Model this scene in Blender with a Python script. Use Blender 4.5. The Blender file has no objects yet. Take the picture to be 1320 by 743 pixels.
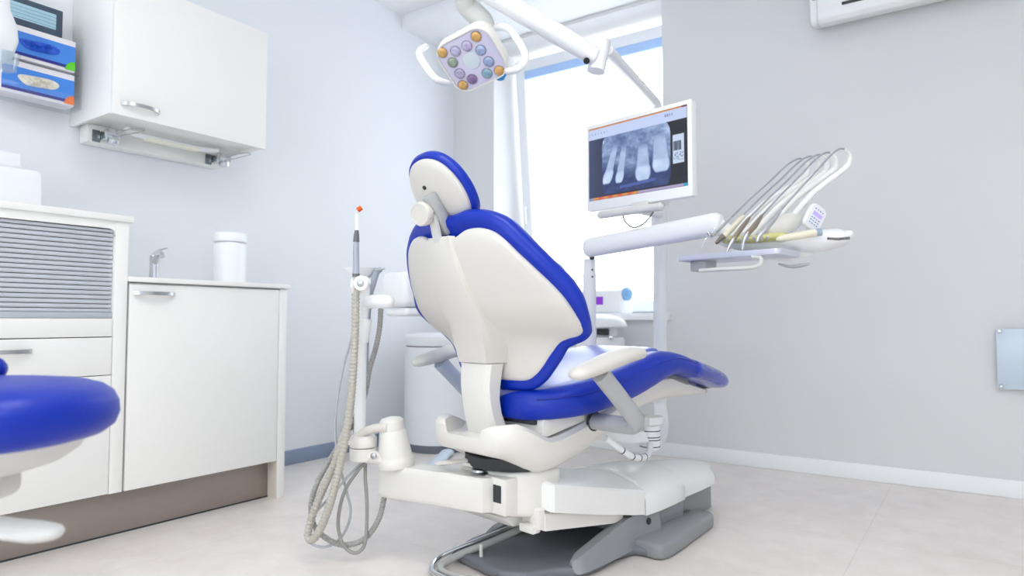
import bpy, bmesh, math, random
from mathutils import Vector, Matrix, noise

random.seed(7)
SC = bpy.context.scene
COL = SC.collection
PI = math.pi

# ------------------------------------------------------------------ camera
FPX, IW, IH = 870.0, 1320.0, 743.0
YAW, PIT, CAMZ = math.radians(34.7), math.radians(2.73), 0.75
CF = Vector((-math.sin(YAW) * math.cos(PIT), math.cos(YAW) * math.cos(PIT), math.sin(PIT)))
CR = Vector((math.cos(YAW), math.sin(YAW), 0))
CD = CF.cross(CR)
CP = Vector((0, 0, CAMZ))


def at(x, y, d):
    """world point at distance d along the optical axis behind photo pixel (x, y)"""
    return CP + (CF + CR * ((x - 660) / FPX) + CD * ((y - 371.5) / FPX)) * d


cam = bpy.data.cameras.new('camera')
cam.sensor_width = 36
cam.lens = FPX * 36 / IW
cam.clip_start = 0.02
cam.dof.use_dof = True
cam.dof.focus_distance = 2.1
cam.dof.aperture_fstop = 2.6
camo = bpy.data.objects.new('camera', cam)
COL.objects.link(camo)
camo.matrix_world = Matrix.Translation(CP) @ Matrix((CR, -CD, -CF)).transposed().to_4x4()
SC.camera = camo

# ------------------------------------------------------------------ materials


def srgb(r, g, b):
    f = lambda c: c / 12.92 if c <= 0.04045 else ((c + 0.055) / 1.055) ** 2.4
    return (f(r / 255), f(g / 255), f(b / 255), 1)


MATS = {}


def mat(name, rgb, rough=.45, metal=0., spec=.5, coat=0., var=.0, vscale=6., bump=0., bscale=60., trans=0., emit=None, estr=0., stretch=None, alpha=1.):
    if name in MATS:
        return MATS[name]
    m = bpy.data.materials.new(name)
    m.use_nodes = True
    nt = m.node_tree
    b = nt.nodes['Principled BSDF']
    c = srgb(*rgb)
    b.inputs['Base Color'].default_value = c
    b.inputs['Roughness'].default_value = rough
    b.inputs['Metallic'].default_value = metal
    b.inputs['Specular IOR Level'].default_value = spec
    b.inputs['Coat Weight'].default_value = coat
    b.inputs['Coat Roughness'].default_value = .22
    b.inputs['Transmission Weight'].default_value = trans
    b.inputs['Alpha'].default_value = alpha
    if emit:
        b.inputs['Emission Color'].default_value = srgb(*emit)
        b.inputs['Emission Strength'].default_value = estr
    tc = nt.nodes.new('ShaderNodeTexCoord')
    mp = nt.nodes.new('ShaderNodeMapping')
    nt.links.new(tc.outputs['Object'], mp.inputs['Vector'])
    if stretch:
        mp.inputs['Scale'].default_value = stretch
    if var > 0:
        n = nt.nodes.new('ShaderNodeTexNoise')
        n.inputs['Scale'].default_value = vscale
        n.inputs['Detail'].default_value = 5
        nt.links.new(mp.outputs['Vector'], n.inputs['Vector'])
        mx = nt.nodes.new('ShaderNodeMix')
        mx.data_type = 'RGBA'
        mx.inputs[6].default_value = tuple(max(0, x * (1 - var)) for x in c[:3]) + (1,)
        mx.inputs[7].default_value = tuple(min(1, x * (1 + var)) for x in c[:3]) + (1,)
        nt.links.new(n.outputs['Fac'], mx.inputs[0])
        nt.links.new(mx.outputs[2], b.inputs['Base Color'])
    if bump > 0:
        n2 = nt.nodes.new('ShaderNodeTexNoise')
        n2.inputs['Scale'].default_value = bscale
        n2.inputs['Detail'].default_value = 3
        nt.links.new(mp.outputs['Vector'], n2.inputs['Vector'])
        bp = nt.nodes.new('ShaderNodeBump')
        bp.inputs['Strength'].default_value = bump
        bp.inputs['Distance'].default_value = .01
        nt.links.new(n2.outputs['Fac'], bp.inputs['Height'])
        nt.links.new(bp.outputs['Normal'], b.inputs['Normal'])
    MATS[name] = m
    return m


def clear_mat(name, tint=(255, 255, 255), gloss=.12, rough=.05, veil=0.):
    """thin clear sheet: transparent with a glossy share and a faint milky veil"""
    if name in MATS:
        return MATS[name]
    m = bpy.data.materials.new(name)
    m.use_nodes = True
    nt = m.node_tree
    nt.nodes.remove(nt.nodes['Principled BSDF'])
    out = nt.nodes['Material Output']
    t = nt.nodes.new('ShaderNodeBsdfTransparent')
    t.inputs['Color'].default_value = srgb(*tint)
    g = nt.nodes.new('ShaderNodeBsdfGlossy')
    g.inputs['Roughness'].default_value = rough
    fr = nt.nodes.new('ShaderNodeLayerWeight')
    fr.inputs['Blend'].default_value = .5
    pw = nt.nodes.new('ShaderNodeMath')
    pw.operation = 'POWER'
    pw.inputs[1].default_value = 4.
    nt.links.new(fr.outputs['Facing'], pw.inputs[0])
    ma = nt.nodes.new('ShaderNodeMath')
    ma.operation = 'MULTIPLY_ADD'
    ma.inputs[1].default_value = .3
    ma.inputs[2].default_value = gloss * .3
    nt.links.new(pw.outputs[0], ma.inputs[0])
    mx = nt.nodes.new('ShaderNodeMixShader')
    nt.links.new(ma.outputs[0], mx.inputs[0])
    nt.links.new(t.outputs[0], mx.inputs[1])
    nt.links.new(g.outputs[0], mx.inputs[2])
    last = mx
    if veil > 0:
        d = nt.nodes.new('ShaderNodeBsdfDiffuse')
        d.inputs['Color'].default_value = srgb(*tint)
        m2 = nt.nodes.new('ShaderNodeMixShader')
        m2.inputs[0].default_value = veil
        nt.links.new(mx.outputs[0], m2.inputs[1])
        nt.links.new(d.outputs[0], m2.inputs[2])
        last = m2
    nt.links.new(last.outputs[0], out.inputs['Surface'])
    MATS[name] = m
    return m


WALL = mat('wall_paint', (233, 236, 240), .7, var=.012, vscale=1.5, bump=.03, bscale=180)
WALL_SHADED = mat('shaded_wall_paint', (218, 219, 220), .7, var=.015, vscale=1.5, bump=.03, bscale=180)  # same paint as WALL, darkened in colour for the backlit wall
CEIL = mat('ceiling_paint', (240, 242, 244), .8, var=.01, vscale=2)
WHITE = mat('white_plastic', (230, 228, 222), .35, coat=.15, var=.012, vscale=4)
GLOSSW = mat('white_lacquer', (242, 242, 240), .34, spec=.8, coat=1., var=.01, vscale=4)
COOLW = mat('cool_white_plastic', (238, 240, 242), .35, coat=.1, var=.012, vscale=4)
LAM = mat('white_laminate', (241, 241, 238), .4, var=.01, vscale=3)
TRIMW = mat('white_trim', (240, 242, 244), .45, var=.01)
LEATH = mat('blue_upholstery', (0, 45, 172), .42, spec=.28, coat=.22, var=.10, vscale=3, bump=.10, bscale=240)
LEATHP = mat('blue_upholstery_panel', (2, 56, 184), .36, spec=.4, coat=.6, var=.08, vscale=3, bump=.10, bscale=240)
GREYP = mat('grey_plastic', (176, 178, 180), .4, var=.02)
LGREY = mat('light_grey_plastic', (214, 214, 211), .4, var=.015)
BEIGE = mat('warm_grey_plastic', (216, 213, 206), .42, var=.015)
BASEG = mat('grey_cast_metal', (142, 145, 148), .38, var=.05, vscale=8, bump=.04, bscale=200)
PLATEG = mat('dark_grey_plate', (112, 116, 122), .42, var=.06, vscale=8, bump=.05, bscale=220)
STEEL = mat('brushed_steel', (190, 192, 194), .28, metal=1., var=.06, vscale=30, stretch=(1, 40, 40))
CHROME = mat('chrome', (225, 228, 232), .12, metal=1., var=.02)
KICK = mat('brushed_kick_plate', (168, 158, 150), .42, metal=.75, var=.06, vscale=12, stretch=(1, 1, 30))
BLACK = mat('black_plastic', (24, 25, 28), .45, var=.05)
DARK = mat('dark_recess', (52, 54, 58), .6, var=.05)
HOSEG = mat('ribbed_grey_hose', (186, 182, 172), .5, var=.03)
HOSEC = mat('grey_cable', (154, 153, 150), .45, var=.03)
HOSEB = mat('blue_grey_tube', (168, 176, 190), .4, var=.03)
ORANGE = mat('orange_plastic', (236, 92, 26), .4, var=.03)
ALU = mat('aluminium_shutter', (206, 212, 220), .36, metal=.35, var=.03, vscale=20)
COVE = mat('blue_grey_cove', (138, 152, 176), .55, var=.03)
EDGE = mat('birch_edge', (226, 216, 202), .55, var=.05, vscale=20, stretch=(1, 1, .2))

# ------------------------------------------------------------------ mesh helpers


def link(name, me, parent=None, m=None, loc=None):
    o = bpy.data.objects.new(name, me)
    COL.objects.link(o)
    if parent is not None:
        o.parent = parent
    if m is not None:
        for q in (m if isinstance(m, (list, tuple)) else [m]):
            o.data.materials.append(q)
    if loc is not None:
        o.location = loc
    return o


def finish(bm, ang=38):
    bmesh.ops.remove_doubles(bm, verts=bm.verts, dist=1e-5)
    bmesh.ops.recalc_face_normals(bm, faces=bm.faces)
    lim = math.radians(ang)
    for f in bm.faces:
        f.smooth = True
    for e in bm.edges:
        if len(e.link_faces) == 2:
            e.smooth = e.calc_face_angle(0) < lim
        else:
            e.smooth = False


def obj(name, bm, m, parent=None, ang=38, sub=0):
    finish(bm, ang)
    me = bpy.data.meshes.new(name)
    bm.to_mesh(me)
    bm.free()
    o = link(name, me, parent, m)
    if sub:
        s = o.modifiers.new('subsurf', 'SUBSURF')
        s.levels = sub
        s.render_levels = sub
    return o


def NB():
    return bmesh.new()


def add_box(bm, lo, hi, bev=0., seg=2, mtx=None, mi=0):
    vs = [bm.verts.new((x, y, z)) for z in (lo[2], hi[2]) for y in (lo[1], hi[1]) for x in (lo[0], hi[0])]
    fs = []
    for q in ((0, 2, 3, 1), (4, 5, 7, 6), (0, 1, 5, 4), (2, 6, 7, 3), (0, 4, 6, 2), (1, 3, 7, 5)):
        f = bm.faces.new([vs[i] for i in q])
        f.material_index = mi
        fs.append(f)
    es = list({e for f in fs for e in f.edges})
    out = vs
    if bev > 0:
        r = bmesh.ops.bevel(bm, geom=es, offset=bev, segments=seg, profile=.5, affect='EDGES', clamp_overlap=True, material=mi)
        out = list({v for f in r['faces'] for v in f.verts} | {v for v in vs if v.is_valid})
        for f in {f for v in out for f in v.link_faces}:
            f.material_index = mi
    if mtx is not None:
        bmesh.ops.transform(bm, matrix=mtx, verts=out)
    return out


def box(name, lo, hi, m, parent=None, bev=.003, seg=2):
    bm = NB()
    lo2 = [min(a, b) for a, b in zip(lo, hi)]
    hi2 = [max(a, b) for a, b in zip(lo, hi)]
    add_box(bm, lo2, hi2, bev, seg)
    return obj(name, bm, m, parent)


def add_prism(bm, poly, axis, a, b, bev=0., seg=2, mi=0):
    """poly: 2D points; axis: 'x','y','z' extrude direction from a to b; the 2D coords are the two other axes in order"""
    def mk(p, t):
        if axis == 'x':
            return (t, p[0], p[1])
        if axis == 'y':
            return (p[0], t, p[1])
        return (p[0], p[1], t)
    v0 = [bm.verts.new(mk(p, a)) for p in poly]
    v1 = [bm.verts.new(mk(p, b)) for p in poly]
    n = len(poly)
    fs = [bm.faces.new(v0), bm.faces.new(v1[::-1])]
    for i in range(n):
        fs.append(bm.faces.new((v0[i], v0[(i + 1) % n], v1[(i + 1) % n], v1[i])))
    for f in fs:
        f.material_index = mi
    if bev > 0:
        bmesh.ops.recalc_face_normals(bm, faces=fs)
        es = [e for e in {e for f in fs for e in f.edges} if e.calc_face_angle(0) > .35]
        bmesh.ops.bevel(bm, geom=es, offset=bev, segments=seg, profile=.5, affect='EDGES', clamp_overlap=True, material=mi)


def prism(name, poly, axis, a, b, m, parent=None, bev=.003, seg=2):
    bm = NB()
    add_prism(bm, poly, axis, a, b, bev, seg)
    return obj(name, bm, m, parent)


def crom(pts, n=8, closed=False):
    P = [Vector(p) for p in pts]
    out = []
    N = len(P)
    rng = range(N if closed else N - 1)
    for i in rng:
        g = lambda k: P[k % N] if closed else P[max(0, min(N - 1, k))]
        p0, p1, p2, p3 = g(i - 1), g(i), g(i + 1), g(i + 2)
        for j in range(n):
            t = j / n
            out.append(.5 * ((2 * p1) + (p2 - p0) * t + (2 * p0 - 5 * p1 + 4 * p2 - p3) * t * t + (3 * p1 - p0 - 3 * p2 + p3) * t ** 3))
    if not closed:
        out.append(P[-1])
    return out


def frames(pts):
    T = []
    for i in range(len(pts)):
        a = pts[max(0, i - 1)]
        b = pts[min(len(pts) - 1, i + 1)]
        d = (b - a)
        T.append(d.normalized() if d.length > 1e-9 else Vector((0, 0, 1)))
    up = Vector((0, 0, 1)) if abs(T[0].z) < .9 else Vector((1, 0, 0))
    N = [(up - T[0] * up.dot(T[0])).normalized()]
    for i in range(1, len(pts)):
        n = N[-1] - T[i] * N[-1].dot(T[i])
        N.append(n.normalized() if n.length > 1e-6 else N[-1])
    return T, N


def add_tube(bm, pts, r, seg=12, sx=1., sy=1., capped=True, mi=0, roundend=False):
    """sweep an ellipse (r*sx along the frame normal, r*sy across) along pts; r may be a list"""
    pts = [Vector(p) for p in pts]
    rs = list(r) if isinstance(r, (list, tuple)) else [r] * len(pts)
    if len(rs) != len(pts):
        src = rs
        rs = []
        for i in range(len(pts)):
            f = i / (len(pts) - 1) * (len(src) - 1)
            k = min(int(f), len(src) - 2)
            rs.append(src[k] + (src[k + 1] - src[k]) * (f - k))
    T, N = frames(pts)
    if roundend:
        a, b = pts[0], pts[-1]
        pre, prr, post, por = [], [], [], []
        for k in (0, 1, 2):
            c = math.cos(PI / 2 * (k + .35) / 3)
            s = math.sin(PI / 2 * (k + .35) / 3)
            pre.append(a - T[0] * rs[0] * c)
            prr.append(rs[0] * s)
            post.insert(0, b + T[-1] * rs[-1] * c)
            por.insert(0, rs[-1] * s)
        pts = pre + pts + post
        rs = prr + rs + por
        T = [T[0]] * 3 + T + [T[-1]] * 3
        N = [N[0]] * 3 + N + [N[-1]] * 3
    rings = []
    for p, t, n, q in zip(pts, T, N, rs):
        bb = t.cross(n)
        rings.append([bm.verts.new(p + n * (q * sx * math.cos(2 * PI * k / seg)) + bb * (q * sy * math.sin(2 * PI * k / seg))) for k in range(seg)])
    for a, b in zip(rings, rings[1:]):
        for k in range(seg):
            f = bm.faces.new((a[k], a[(k + 1) % seg], b[(k + 1) % seg], b[k]))
            f.material_index = mi
    if capped:
        for q in (rings[0][::-1], rings[-1]):
            f = bm.faces.new(q)
            f.material_index = mi


def tube(name, pts, r, m, parent=None, seg=12, sx=1., sy=1., roundend=False, ang=50):
    bm = NB()
    add_tube(bm, pts, r, seg, sx, sy, True, 0, roundend)
    return obj(name, bm, m, parent, ang)


def ribbed(bm, pts, r, amp=.0012, pitch=.006, seg=10):
    """corrugated hose: resample and modulate the radius"""
    L = [0]
    for a, b in zip(pts, pts[1:]):
        L.append(L[-1] + (b - a).length)
    n = int(L[-1] / (pitch / 4))
    out, rs = [], []
    k = 0
    for i in range(n + 1):
        s = L[-1] * i / n
        while k < len(L) - 2 and L[k + 1] < s:
            k += 1
        f = (s - L[k]) / max(1e-9, L[k + 1] - L[k])
        out.append(pts[k].lerp(pts[k + 1], f))
        rs.append(r + (amp if (i // 2) % 2 else -amp))
    add_tube(bm, out, rs, seg)


def add_lathe(bm, prof, seg=32, mtx=None, mi=0):
    """prof: (radius, height) from bottom to top, around local z"""
    vs = []
    rings = []
    for (r, h) in prof:
        if r < 1e-6:
            v = bm.verts.new((0, 0, h))
            rings.append([v])
        else:
            rings.append([bm.verts.new((r * math.cos(2 * PI * k / seg), r * math.sin(2 * PI * k / seg), h)) for k in range(seg)])
        vs += rings[-1]
    for a, b in zip(rings, rings[1:]):
        for k in range(seg):
            A, B, Cc, D = a[k % len(a)], a[(k + 1) % len(a)], b[(k + 1) % len(b)], b[k % len(b)]
            q = []
            for v in (A, B, Cc, D):
                if v not in q:
                    q.append(v)
            if len(q) > 2:
                f = bm.faces.new(q)
                f.material_index = mi
    for q in (rings[0], rings[-1]):
        if len(q) > 2:
            f = bm.faces.new(q)
            f.material_index = mi
    if mtx is not None:
        bmesh.ops.transform(bm, matrix=mtx, verts=vs)


def lathe(name, prof, m, parent=None, loc=(0, 0, 0), axis=None, seg=32, ang=38):
    bm = NB()
    mt = Matrix.Translation(Vector(loc))
    if axis is not None:
        mt = mt @ Vector((0, 0, 1)).rotation_difference(Vector(axis).normalized()).to_matrix().to_4x4()
    add_lathe(bm, prof, seg, mt)
    return obj(name, bm, m, parent, ang)


def add_loft(bm, rings, cap=True, closed=True):
    R = [[bm.verts.new(p) for p in ring] for ring in rings]
    n = len(R[0])
    for a, b in zip(R, R[1:]):
        for k in range(n if closed else n - 1):
            bm.faces.new((a[k], a[(k + 1) % n], b[(k + 1) % n], b[k]))
    if cap:
        bm.faces.new(R[0][::-1])
        bm.faces.new(R[-1])


def mtx_from(o, x, y, z):
    m = Matrix((Vector(x).normalized(), Vector(y).normalized(), Vector(z).normalized())).transposed().to_4x4()
    return Matrix.Translation(Vector(o)) @ m


def lerp_tab(tab, x):
    if x <= tab[0][0]:
        return tab[0][1]
    for (a, p), (b, q) in zip(tab, tab[1:]):
        if x <= b:
            return p + (q - p) * (x - a) / (b - a)
    return tab[-1][1]


def sm_tab(tab, x):
    """smooth (monotone-ish cubic) table lookup"""
    xs = [t[0] for t in tab]
    ys = [t[1] for t in tab]
    if x <= xs[0]:
        return ys[0]
    if x >= xs[-1]:
        return ys[-1]
    for i in range(len(xs) - 1):
        if x <= xs[i + 1]:
            h = xs[i + 1] - xs[i]
            t = (x - xs[i]) / h
            m0 = (ys[i + 1] - ys[max(0, i - 1)]) / (xs[i + 1] - xs[max(0, i - 1)])
            m1 = (ys[min(len(xs) - 1, i + 2)] - ys[i]) / (xs[min(len(xs) - 1, i + 2)] - xs[i])
            return (2 * t ** 3 - 3 * t * t + 1) * ys[i] + (t ** 3 - 2 * t * t + t) * h * m0 + (-2 * t ** 3 + 3 * t * t) * ys[i + 1] + (t ** 3 - t * t) * h * m1


def thing(name, label, cat, loc=(0, 0, 0), rotz=0., group=None):
    o = bpy.data.objects.new(name, None)
    COL.objects.link(o)
    o.location = loc
    o.rotation_euler = (0, 0, rotz)
    o.empty_display_size = .1
    tag(o, label, cat, group)
    return o


def tag(o, label, cat, group=None):
    o['label'] = label
    o['category'] = cat
    if group:
        o['group'] = group
    return o


def struct(o):
    o['kind'] = 'structure'
    return o


# ------------------------------------------------------------------ the room
XL, YB, XR, YR = -2.97, 3.58, 2.3, -2.6
ZC, ZD = 2.69, 2.60            # main ceiling, lowered strip by the window
FL = mat('vinyl_floor', (224, 219, 216), .32, spec=.45, var=.0)
nt = FL.node_tree
bs = nt.nodes['Principled BSDF']
tc = nt.nodes.new('ShaderNodeTexCoord')
n1 = nt.nodes.new('ShaderNodeTexNoise'); n1.inputs['Scale'].default_value = 9; n1.inputs['Detail'].default_value = 9; n1.inputs['Roughness'].default_value = .65
n2 = nt.nodes.new('ShaderNodeTexNoise'); n2.inputs['Scale'].default_value = 1.6; n2.inputs['Detail'].default_value = 4
cr = nt.nodes.new('ShaderNodeValToRGB')
cr.color_ramp.elements[0].position = .30; cr.color_ramp.elements[0].color = srgb(222, 213, 207)
cr.color_ramp.elements[1].position = .72; cr.color_ramp.elements[1].color = srgb(242, 236, 232)
ad = nt.nodes.new('ShaderNodeMath'); ad.operation = 'MULTIPLY_ADD'; ad.inputs[1].default_value = .6
nt.links.new(tc.outputs['Object'], n1.inputs['Vector']); nt.links.new(tc.outputs['Object'], n2.inputs['Vector'])
mu = nt.nodes.new('ShaderNodeMath'); mu.operation = 'MULTIPLY'; mu.inputs[1].default_value = .4
nt.links.new(n2.outputs['Fac'], mu.inputs[0]); nt.links.new(n1.outputs['Fac'], ad.inputs[0]); nt.links.new(mu.outputs[0], ad.inputs[2])
nt.links.new(ad.outputs[0], cr.inputs['Fac'])
bk = nt.nodes.new('ShaderNodeTexBrick'); bk.offset = 0.
bk.inputs['Scale'].default_value = 1.; bk.inputs['Brick Width'].default_value = .9; bk.inputs['Row Height'].default_value = .9
bk.inputs['Mortar Size'].default_value = .0018; bk.inputs['Mortar Smooth'].default_value = .3
bk.inputs['Color1'].default_value = (1, 1, 1, 1); bk.inputs['Color2'].default_value = (1, 1, 1, 1); bk.inputs['Mortar'].default_value = (.88, .87, .86, 1)
mpf = nt.nodes.new('ShaderNodeMapping'); mpf.inputs['Location'].default_value = (.35, .1, 0)
nt.links.new(tc.outputs['Object'], mpf.inputs['Vector']); nt.links.new(mpf.outputs['Vector'], bk.inputs['Vector'])
mx = nt.nodes.new('ShaderNodeMix'); mx.data_type = 'RGBA'; mx.blend_type = 'MULTIPLY'; mx.inputs[0].default_value = 1.
nt.links.new(cr.outputs['Color'], mx.inputs[6]); nt.links.new(bk.outputs['Color'], mx.inputs[7]); nt.links.new(mx.outputs[2], bs.inputs['Base Color'])
bpn = nt.nodes.new('ShaderNodeBump'); bpn.inputs['Strength'].default_value = .05; bpn.inputs['Distance'].default_value = .01
nt.links.new(n1.outputs['Fac'], bpn.inputs['Height']); nt.links.new(bpn.outputs['Normal'], bs.inputs['Normal'])

struct(box('floor', (XL - .1, YR - .1, -.06), (XR + .1, YB + .45, 0), FL, bev=0))
struct(box('ceiling', (XL - .1, YR - .1, ZC), (XR + .1, YB + .45, ZC + .08), CEIL, bev=0))
struct(box('trim_1', (XL, 3.06, ZD), (XR, YB, ZC), CEIL, bev=.003))          # lowered ceiling strip
struct(box('trim_2', (XL, YB - .012, ZD - .026), (XR, YB, ZD), WALL_SHADED, bev=.002))
struct(box('wall_left', (XL - .1, YR - .1, 0), (XL, YB + .45, ZC), WALL, bev=0))
struct(box('wall_right', (XR, YR - .1, 0), (XR + .1, YB + .45, ZC), WALL, bev=0))
bm = NB()
RX0, RX1, RZ0, RZ1 = -2.4, 1.8, .35, 2.4
add_box(bm, (XL, YR - .1, 0), (RX0, YR, ZC))
add_box(bm, (RX1, YR - .1, 0), (XR, YR, ZC))
add_box(bm, (RX0, YR - .1, 0), (RX1, YR, RZ0))
add_box(bm, (RX0, YR - .1, RZ1), (RX1, YR, ZC))
struct(obj('wall_rear', bm, WALL))
WX0, WX1, WZ0, WZ1, YO = -2.626, -1.442, .755, 2.575, YB + .45
bm = NB()
add_box(bm, (XL, YB, 0), (WX0, YO, ZC))
add_prism(bm, [(WX1, YB), (XR, YB), (XR, YO), (WX1 + .20, YO)], 'z', 0, ZC)
add_prism(bm, [(WX0, YB), (WX1, YB), (WX1 + .20, YO), (WX0, YO)], 'z', 0, WZ0)
add_prism(bm, [(WX0, YB), (WX1, YB), (WX1 + .20, YO), (WX0, YO)], 'z', WZ1, ZC)
struct(obj('wall_back', bm, WALL_SHADED))

struct(box('baseboard_back', (WX0 - .35, YB - .014, 0), (XR, YB, .075), TRIMW, bev=.004))
prism_l = [(XL, 0), (XL + .012, 0), (XL + .008, .07), (XL, .075)]
o = prism('baseboard_left', [(p[0], p[1]) for p in prism_l], 'y', 1.84, YB, COVE, bev=.001)
struct(o)

# window: fixed frame, tilted sash with glass, sill board
win = struct(bpy.data.objects.new('window_1', None)); COL.objects.link(win)
win.location = ((WX0 + WX1 + .18) / 2, YB + .40, WZ0)
WW, WH = WX1 + .18 - WX0, WZ1 - WZ0
def ring_frame(bm, x0, x1, z0, z1, w, y0, y1, bev=.004):
    add_box(bm, (x0, y0, z0), (x0 + w, y1, z1), bev)
    add_box(bm, (x1 - w, y0, z0), (x1, y1, z1), bev)
    add_box(bm, (x0 + w, y0, z0), (x1 - w, y1, z0 + w), bev)
    add_box(bm, (x0 + w, y0, z1 - w), (x1 - w, y1, z1), bev)
UPVC = mat('white_upvc', (238, 241, 245), .3, coat=.2, var=.01)
bm = NB()
ring_frame(bm, -WW / 2, WW / 2, 0, WH, .05, -.02, .045)
obj('window_frame', bm, UPVC, win)
bm = NB()
sw, sh = WW - .10, WH - .10
ring_frame(bm, -sw / 2, sw / 2, 0, sh, .07, -.05, .02)
sash = obj('sash', bm, UPVC, win)
sash.location = (0, -.01, .05)
sash.rotation_euler = (math.radians(5.5), 0, 0)
bm = NB(); add_box(bm, (-sw / 2 + .065, -.012, .065), (sw / 2 - .065, -.004, sh - .065))
obj('glass_pane', bm, clear_mat('window_glass', (250, 253, 255), .1), sash)
bm = NB(); add_box(bm, (-sw / 2 + .068, -.046, sh - .125), (sw / 2 - .068, -.018, sh - .068), .006)
obj('blind_roll', bm, mat('pale_blue_blind', (176, 206, 250), .6, var=.02), sash)
bm = NB()
add_tube(bm, [(-sw / 2 + .033, -.052, sh * .42), (-sw / 2 + .033, -.075, sh * .42)], .011, 12)
add_box(bm, (-sw / 2 + .022, -.085, sh * .42 - .11), (-sw / 2 + .044, -.072, sh * .42 + .012), .004)
obj('window_handle', bm, COOLW, sash)
added_win = struct(bpy.data.objects.new('added_window', None)); COL.objects.link(added_win)  # unseen rear window, added to light the chair back from behind
added_win.location = ((RX0 + RX1) / 2, YR - .06, RZ0)
bm = NB()
for k in (-1.5, -.5, .5):
    ring_frame(bm, k * 1.4, k * 1.4 + 1.4, 0, RZ1 - RZ0, .06, -.03, .03)
obj('window_frame', bm, UPVC, added_win)
bm = NB(); add_box(bm, (-2.04, -.004, .06), (2.04, .004, RZ1 - RZ0 - .06))
obj('glass_pane', bm, MATS['window_glass'], added_win)
struct(box('trim_3', (WX0 - .03, YB - .05, WZ0 - .005), (WX1 + .035, YB + .385, WZ0 + .035), TRIMW, bev=.006))   # sill board

# ------------------------------------------------------------------ cabinets on the left wall
XF = -2.45
def bow_handle(name, p0, p1, out, h, th, m, parent):
    """flat bow pull between two points, bulging along out"""
    p0, p1, out = Vector(p0), Vector(p1), Vector(out)
    pts = []
    for i in range(17):
        t = i / 16
        b = math.sin(PI * min(1, max(0, t))) ** .55
        pts.append(p0.lerp(p1, t) + out * (.028 * b + .001))
    bm = NB()
    upv = (p1 - p0).cross(out).normalized()
    rings = []
    for i, p in enumerate(pts):
        t = (pts[min(16, i + 1)] - pts[max(0, i - 1)]).normalized()
        nn = t.cross(upv).normalized()
        rings.append([p + upv * h / 2 + nn * th / 2, p - upv * h / 2 + nn * th / 2, p - upv * h / 2 - nn * th / 2, p + upv * h / 2 - nn * th / 2])
    add_loft(bm, rings)
    return obj(name, bm, m, parent, 50)

# base cabinet with sink door
t = thing('base_cabinet', 'white base cabinet with one wide door, standing right of the roller shutter', 'cabinet', (XF, 1.5, 0))
def lb(name, lo, hi, m, par, bev=.002, base=(XF, 1.5, 0)):
    return box(name, [a - b for a, b in zip(lo, base)], [a - b for a, b in zip(hi, base)], m, par, bev)
lb('carcass', (XL + .005, 1.18, .165), (XF - .02, 1.80, .884), LAM, t)
d_ = lb('door', (XF - .019, 1.182, .158), (XF, 1.797, .878), LAM, t)
bow_handle('handle', (0.001, 1.196 - 1.5, .846), (0.001, 1.34 - 1.5, .846), (1, 0, 0), .013, .004, STEEL, d_)
lb('end_panel', (XL + .005, 1.80, 0), (XF + .002, 1.836, .884), LAM, t)
lb('panel_edge', (XF - .055, 1.7985, .001), (XF - .001, 1.8, .157), EDGE, t, 0)
lb('kick_plate', (XF - .075, .22, .003), (XF - .06, 1.7985, .165), KICK, t)
lb('kick_seal', (XF - .0755, .22, .0), (XF - .0595, 1.7985, .006), DARK, t, 0)
tag(box('worktop', (XL + .002, 1.176, .885), (XF + .014, 1.846, .903), LAM, None, .004), 'thin white worktop carrying the chrome tap and the white jar', 'worktop')

# tall cabinet with roller shutter
t = thing('shutter_cabinet', 'tall white cabinet with a grey roller shutter and drawers at the left edge', 'cabinet', (XF, .8, 0))
B2 = (XF, .8, 0)
y0c, y1c = .22, 1.174
lb('side_panel', (XL + .005, 1.130, .158), (XF, 1.174, 1.092), LAM, t, .002, B2)
lb('side_panel', (XL + .005, y0c, .158), (XF, y0c + .044, 1.092), LAM, t, .002, B2)
lb('back_panel', (XL + .006, y0c + .044, .158), (XL + .02, 1.13, 1.092), LAM, t, 0, B2)
lb('top_slab', (XL + .003, y0c - .01, 1.092), (XF + .012, 1.186, 1.115), LAM, t, .004, B2)
# header with a rounded lower corner
hd = [(y0c + .044 - .8, 1.062), (y0c + .044 - .8, 1.092), (1.13 - .8, 1.092), (1.13 - .8, 1.04)]
for k in range(6):
    a = PI / 2 * k / 5
    hd.append((1.13 - .8 - .022 + .022 * math.cos(a), 1.044 + .022 * math.sin(a) - .0))
prism('header', hd, 'x', -.012, -.0005, LAM, t, 0)
bm = NB()
nsl = 19
for k in range(nsl):
    z = .776 + k * (.292 / nsl)
    hgt = .292 / nsl - .0022
    poly = [(-.034, z), (-.016, z), (-.013, z + hgt * .35), (-.013, z + hgt * .7), (-.017, z + hgt), (-.034, z + hgt)]
    add_prism(bm, poly, 'y', y0c + .046 - .8, 1.128 - .8, 0)
shut = obj('roller_shutter', bm, ALU, t, 30)
lb('shutter_rail', (XF - .03, y0c + .046, .757), (XF - .008, 1.128, .776), mat('shutter_rail_grey', (196, 206, 212), .35, metal=.4, var=.02), t, .002, B2)
lb('shutter_recess', (XF - .06, y0c + .045, .757), (XF - .036, 1.129, 1.09), DARK, t, 0, B2)
lb('fixed_front', (XF - .019, y0c + .046, .694), (XF - .001, 1.128, .756), LAM, t, .0015, B2)
d_ = lb('drawer', (XF - .019, y0c + .046, .564), (XF, 1.128, .691), LAM, t, .0015, B2)
bow_handle('handle', (0.001, .745 - .8, .653), (0.001, .888 - .8, .653), (1, 0, 0), .013, .004, STEEL, d_)
lb('drawer', (XF - .019, y0c + .046, .16), (XF, 1.128, .561), LAM, t, .0015, B2)
lb('shelf_board', (XL + .02, y0c + .044, .70), (XF - .06, 1.13, .755), LAM, t, 0, B2)

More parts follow.
